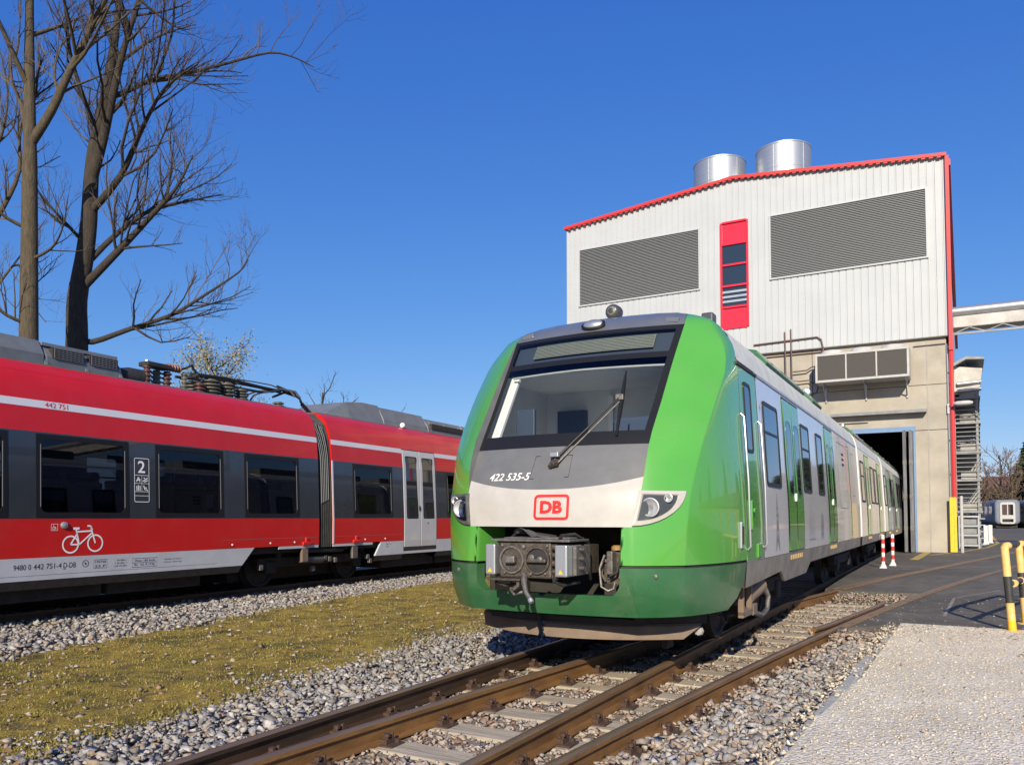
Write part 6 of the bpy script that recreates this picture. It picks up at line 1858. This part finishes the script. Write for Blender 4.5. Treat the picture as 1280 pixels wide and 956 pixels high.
T2 = [([(184,1420),(182,1000),(182,835),(180,740),(195,640),(205,540),(208,440),(215,350),(235,250),(250,150),(262,50),(272,-60),(285,-160)], .34, .06, .6),
 ([(212,450),(245,340),(280,240),(320,130),(375,0),(400,-120)], .16, .03, -1.5),
 ([(282,245),(300,225),(370,180),(460,150),(540,115),(640,75),(700,75),(745,88)], .085, .012, 1.6),
 ([(214,530),(300,440),(370,350),(450,270),(550,245)], .12, .014, -2.2),
 ([(208,660),(260,560),(330,480),(400,440),(480,400)], .10, .014, 2.0),
 ([(198,720),(290,620),(380,540),(450,480),(500,410)], .13, .016, -1.0),
 ([(192,850),(215,845),(300,810),(400,770),(470,720),(560,650),(580,610)], .10, .012, 1.0),
 ([(207,440),(195,420),(185,340),(150,260),(110,180),(90,80)], .09, .015, 2.4),
 ([(225,320),(210,260),(190,150),(200,60),(190,-60)], .08, .015, -2.0),
 ([(250,150),(300,60),(340,-20),(390,-90)], .07, .012, 2.2),
 ([(205,600),(170,560),(130,500),(110,420)], .06, .010, -1.8),
 ([(330,480),(370,360),(410,400),(440,430)], .03, .008, 1.0),
 ([(370,180),(420,80),(440,0),(470,-80)], .05, .010, -1.0),
 ([(375,30),(440,80),(470,75)], .04, .008, .5)]
big_tree(tuple(base2), 1, limbs_from(T2, D2, u2), M['barkdark'], 'tall bare tree with dark forked trunk and long right limb', 5)
D1 = 21.0; u1 = 30
base1 = CAMP + (Vector((FWv.x,FWv.y,0)).normalized() + RTv*((u1-640)/1000))*D1; base1.z = -.14
T1 = [([(60,1500),(62,1000),(60,800),(56,600),(52,400),(50,330),(46,200),(42,60),(40,-80),(44,-220)], .27, .07, .3),
 ([(58,345),(110,260),(160,170),(210,90),(250,30),(300,-30),(340,-100)], .13, .03, -1.0),
 ([(42,335),(20,270),(-10,210),(-60,120),(-90,20)], .10, .02, 1.4),
 ([(46,570),(20,545),(-10,515),(-60,470)], .06, .012, -1.2),
 ([(70,640),(120,620),(160,595),(190,560),(215,520)], .045, .010, -1.2),
 ([(44,210),(20,110),(0,20),(-30,-80)], .08, .015, -1.8),
 ([(42,60),(80,0),(110,-80)], .07, .015, 1.4),
 ([(130,230),(100,150),(90,60),(110,-30)], .05, .010, 1.2),
 ([(60,760),(30,700),(10,640),(-10,560)], .05, .010, 1.5),
 ([(62,800),(30,790),(-20,740),(-80,690)], .06, .012, -1.5),
 ([(210,90),(260,60),(330,40),(380,-10)], .04, .010, -1.5)]
big_tree(tuple(base1), 1, limbs_from(T1, D1, u1), M['bark'], 'tall bare tree with straight olive brown trunk at the left edge', 9, dens=(3.1,3.7,3.6))
D0 = 27.0; u0_ = -40
base0 = CAMP + (Vector((FWv.x,FWv.y,0)).normalized() + RTv*((u0_-640)/1000))*D0; base0.z = -.14
T0 = [([(-80,1300),(-80,900),(-70,600),(-60,350),(-70,100),(-60,-150)], .28, .06, .3),
 ([(-70,600),(-20,500),(10,400),(0,280),(30,150),(20,40)], .10, .015, 1), ([(-70,760),(-30,700),(10,640),(40,740),(60,780)], .06, .012, 1), ([(-65,420),(-10,330),(20,230),(10,120)], .08, .012, -1)]
big_tree(tuple(base0), 1, limbs_from(T0, D0, u0_), M['bark'], 'bare tree mostly beyond the left edge, only its branches showing', 13, dens=(2.2,3.0,3.2))

def rand_tree(base, h, spread, mat, label, seed, name='bare_tree', parent=None, leaf=None, group=None, dens=(1.6,2.4,2.2), twmat=None, minr=.012, up=.4, trunk=.02, nleaf=3000, leafsize=(.08,.18), nl=9):
    rnd = random.Random(seed); root = empty(name, base, 0, parent)
    if not parent: tag(root, label, 'tree', group)
    tr_ = MB(); br_ = MB(); tw = MB()
    tp = [Vector((rnd.gauss(0,.02)*h*k/5, rnd.gauss(0,.02)*h*k/5, h*.78*k/5)) for k in range(6)]
    tr_.tube(tp, [h*trunk*(1-.8*k/5) for k in range(6)], 8, cap=False)
    tips = []
    for i in range(nl):
        t = .25+.75*(i+.5)/nl; k = t*5; j = min(4, int(k)); p = tp[j].lerp(tp[j+1], k-j)
        az = i*2.4+rnd.uniform(-.4,.4); el = rnd.uniform(.35,.9)
        d = Vector((math.cos(az)*math.cos(el), math.sin(az)*math.cos(el), math.sin(el)))
        ln = spread*(1.15-.55*t)*rnd.uniform(.75,1.15); q = [p]
        for s in range(5):
            d = (d+Vector((rnd.gauss(0,.12),rnd.gauss(0,.12),up*.25))).normalized(); q.append(q[-1]+d*ln/5)
        grow(br_, q, h*trunk*.4*(1.1-.7*t), .02, rnd, 1, tw, 3, (0,dens[0],dens[1]), up, 5, minr)
        tips += [(q[s].lerp(q[s+1], rnd.random()), ln) for s in range(1,5) for _ in range(3)]
    tr_.build('trunk', mat, root, smooth=True, angle=180, fixn=False)
    br_.build('limbs', mat, root, smooth=True, angle=180, fixn=False)
    tag(tw.build('crown_twigs', twmat or M['twig'], root, fixn=False), kind='stuff')
    if leaf:
        n = nleaf; idx = rng.integers(0, len(tips), n)
        C = np.array([tips[i][0] for i in idx]) + rng.normal(size=(n,3))*np.array([tips[i][1]*.16 for i in idx])[:,None]
        s = rng.uniform(*leafsize, (n,1))
        d1 = rng.normal(size=(n,3)); d1 /= np.linalg.norm(d1,axis=1,keepdims=True); d2 = np.cross(d1, rng.normal(size=(n,3))); d2 /= np.linalg.norm(d2,axis=1,keepdims=True)
        V = np.stack([C-d1*s, C+d2*s*.6, C+d1*s, C-d2*s*.6], 1).reshape(-1,3)
        tag(link('crown', np_mesh('crown', V, np.arange(4*n).reshape(-1,4), leaf), root), kind='stuff')
    return root
def at_px(u, D): 
    p = CAMP + (Vector((FWv.x,FWv.y,0)).normalized() + RTv*((u-640)/1000))*D; return (p.x, p.y, -.28)
# behind the red train
rand_tree(at_px(264, 52), 14.9, 4.6, M['bark'], 'pale budding tree with small cream leaves behind the red train roof', 21, leaf=M['bud'], name='budding_tree', nleaf=11000, leafsize=(.04,.10), dens=(3.0,3.0), up=.6, nl=20)
rand_tree(at_px(400, 62), 14.6, 4.0, M['barkdark'], 'small bare tree showing just above the red train near the pantograph', 22, group='small bare trees behind the red train', dens=(2.4,3.0), minr=.010, nl=12)
rand_tree(at_px(428, 66), 14.4, 3.8, M['barkdark'], 'small bare tree showing left of the rear roof unit', 23, group='small bare trees behind the red train', dens=(2.4,3.0), minr=.010, nl=12)
rand_tree(at_px(492, 75), 14.2, 2.8, M['barkdark'], 'thin bare tree barely rising over the rear roof unit', 24, group='small bare trees behind the red train', dens=(1.6,2.0), minr=.010)
rand_tree(at_px(170, 60), 9.5, 3.2, M['barkdark'], 'low bare tree hidden behind the red train air conditioner', 25, group='small bare trees behind the red train', dens=(1.8,2.2), minr=.010)

# conifers and bare trees at the far right
def conifer(base, h, w, label, seed, parent=None):
    rnd = random.Random(seed); root = empty('conifer', base, 0, parent)
    if not parent: tag(root, label, 'tree')
    MB().tube([(0,0,0),(0,0,h*.5),(0,0,h)], [h*.018,h*.012,.03], 8, cap=False).build('trunk', M['barkdark'], root, fixn=False)
    n = 5200; t = rng.random(n)**.8; z = h*(.15+.85*t)
    clump = np.array([.72+.28*mn.noise((math.cos(a)*2.3, math.sin(a)*2.3, zz*.55+seed)) *1.6 for a, zz in zip(rng.random(n)*6.283, z)])
    az = rng.random(n)*2*np.pi
    rad = w*np.clip(1.08-t, .06, 1)**.75*np.sqrt(rng.uniform(.12,1,n))
    rad *= np.array([1+.45*mn.noise((math.cos(a)*1.6+seed, math.sin(a)*1.6, zz*.6)) for a, zz in zip(az, z)])
    C = np.stack([rad*np.cos(az), rad*np.sin(az), z-rad*.15], -1)
    d1 = np.stack([np.cos(az), np.sin(az), rng.uniform(-.5,.3,n)], -1)+rng.normal(size=(n,3))*.35; d1 /= np.linalg.norm(d1,axis=1,keepdims=True)
    d2 = np.cross(d1, rng.normal(size=(n,3))); d2 /= np.linalg.norm(d2,axis=1,keepdims=True)
    s = rng.uniform(.18,.42,(n,1))
    V = np.stack([C-d1*s, C+d2*s*.35, C+d1*s, C-d2*s*.35], 1).reshape(-1,3)
    tag(link('crown', np_mesh('crown', V, np.arange(4*n).reshape(-1,4), M['pine']), root), kind='stuff')
conifer((8.6,135,-.28), 13.5, 3.6, 'dark green conifer at the right edge behind the silver railcars', 1)
rand_tree((4.3,128,-.28), 13.0, 5.2, M['bark'], 'tall bare brown tree behind the silver railcars', 31, twmat=M['twigred'], dens=(2.0,2.6), minr=.024, nl=15)
rand_tree((1.7,122,-.28), 7.2, 3.0, M['bark'], 'low bare brown tree between the stair tower and the silver railcars', 32, twmat=M['twigred'], dens=(2.4,3.0), minr=.022, nl=14)
rand_tree((6.2,133,-.28), 9.5, 4.2, M['bark'], 'bare brown tree left of the dark conifer', 33, twmat=M['twigred'], dens=(2.0,2.6), minr=.024, nl=14)
rand_tree((2.9,134,-.28), 10.5, 4.4, M['bark'], 'bare brown tree behind the left silver railcar', 35, twmat=M['twigred'], dens=(2.6,3.2), minr=.028, nl=17)
rand_tree((5.4,126,-.28), 11.5, 4.4, M['bark'], 'bare brown tree directly above the silver railcar end door', 36, twmat=M['twigred'], dens=(2.6,3.2), minr=.028, nl=17)
wood = empty('far_wood', (0,0,0)); tag(wood, 'wood of conifers and bare trees beyond the yard, outside the frame', 'wood', kind='stuff')
k = 0
for x, y, h, kind in ((10.5,126,11,'c'),(13,124,12,'c'),(16,121,10,'c'),(18,118,11,'b'),(20.5,124,13,'c'),(22,117,10,'c'),(27,118,12,'c'),(34,121,12,'c'),(43,117,12,'c'),(24,122,14,'c'),(31,116,12,'b'),(38,120,13,'c'),(48,112,11,'b'),(58,108,14,'c'),(70,100,12,'b'),(82,92,13,'c'),(96,80,12,'c'),(108,62,13,'b')):
    if kind == 'c': conifer((x,y,-.28), h, 4.4, '', 40+k, wood)
    else: rand_tree((x,y,-.28), h, 5.0, M['bark'], '', 60+k, twmat=M['twigred'], dens=(1.2,1.4), minr=.03, parent=wood)
    k += 1
# low hedge-like scrub behind the silver railcars
n = 16000
C = np.stack([rng.uniform(-1,16,n), rng.uniform(136,142,n), rng.random(n)**1.2*6.2-.25], -1)
d1 = rng.normal(size=(n,3)); d1 /= np.linalg.norm(d1,axis=1,keepdims=True); d2 = np.cross(d1, rng.normal(size=(n,3))); d2 /= np.linalg.norm(d2,axis=1,keepdims=True)
s = rng.uniform(.12,.4,(n,1))
tag(link('scrub', np_mesh('scrub', np.stack([C-d1*s, C+d2*s*.25, C+d1*s, C-d2*s*.25],1).reshape(-1,3), np.arange(4*n).reshape(-1,4), M['scrubmat'])), 'brown leafless scrub behind the silver railcars', kind='stuff')

# ------------------------------------------------------------------ far building
fb = empty('office_building', (0,0,0)); tag(fb, 'low brick building with white windows behind the far trees', 'building')
bx0, bx1, by, bz = 2.0, 75, 150, 5.2
MB().box(bx0,bx1,by,by+12,-.28,bz).build('wall', M['brick'], fb)
MB().prism([(by-.6,bz),(by+12.6,bz),(by+6,bz+3.0)], lambda a,c,t: (t,a,c), bx0-.6, bx1+.6).build('roof', M['roof'], fb)
x = bx0+1.4
while x < bx1-2:
    for z in (.6, 3.1):
        f = MB(); f.box(x-.08,x+1.58,by-.08,by-.002,z-.08,z+1.48); fo_ = f.build('window', M['white'], fb)
        MB().box(x,x+.70,by-.10,by-.082,z,z+1.4).build('pane', M['dglass'], fo_); MB().box(x+.80,x+1.5,by-.10,by-.082,z,z+1.4).build('pane', M['dglass'], fo_)
    x += 3.1
# long low shed farther right, seen only in the train's paint
shed = empty('storage_shed', (0,0,0)); tag(shed, 'long red brown storage shed beyond the right edge of the frame', 'shed')
MB().box(24,90,70,78,-.28,3.6).build('wall', M['brick'], shed); MB().prism([(69.4,3.6),(78.6,3.6),(74,5.2)], lambda a,c,t: (t,a,c), 23.5, 90.5).build('roof', M['roof'], shed)
for i in range(7): MB().box(28+i*9,33+i*9,69.9,69.998,-.25,2.8).build('shed_door', M['blue'], shed)

# ------------------------------------------------------------------ silver railcars on the far track
def railcar(x, y, rz, label):
    r = empty('silver_railcar', (x, y, -.05), rz); tag(r, label, 'railcar', 'silver railcars parked on the far track')
    sec = rrect(-1.45,1.45,.55,3.75,.55,6)
    def ring_(k, yy, dz=0): return [(a*k, yy, 2.1+(c-2.1)*k) for a, c in sec]
    b = MB(); n = len(sec)
    rows_ = [ring_(.86,-.12), ring_(.96,-.02), ring_(1.0,.15), ring_(1.0,16), ring_(.9,16.1)]
    rows_ = [q+[q[0]] for q in rows_]
    b.grid(rows_); i = len(b.v); b.v += rows_[0][:-1]; b.f.append(tuple(range(i, i+n))); b.build('body', M['farsilver'], r, smooth=True, angle=30)
    W_ = MB(); W_.prism(rrect(-.85,.85,.62,3.4,.3), lambda a,c,t: (a,t,c), -.19, -.125); W_.build('end_door', M['coolwht'], r)
    for a, c, z0, z1 in ((-.62,-.06,1.75,3.1),(.06,.62,1.75,3.1),(-.62,.62,.85,1.25)): MB().box(a,c,-.20,-.191,z0,z1).build('end_window', M['dglass'], r)
    for s in (-1,1):
        for k in range(5): MB().box(*sorted((s*1.44,s*1.46)),1.5+k*2.9,3.4+k*2.9,1.9,2.9).build('window', M['dglass'], r)
    MB().box(-1.2,1.2,.5,15.5,.15,.6).build('underframe', M['dark'], r)
    return r
railcar(4.75, 121, R(9), 'silver railcar end with white door standing on the far track')
railcar(8.2, 122.5, R(9), 'silver railcar cut by the right edge beside another one')
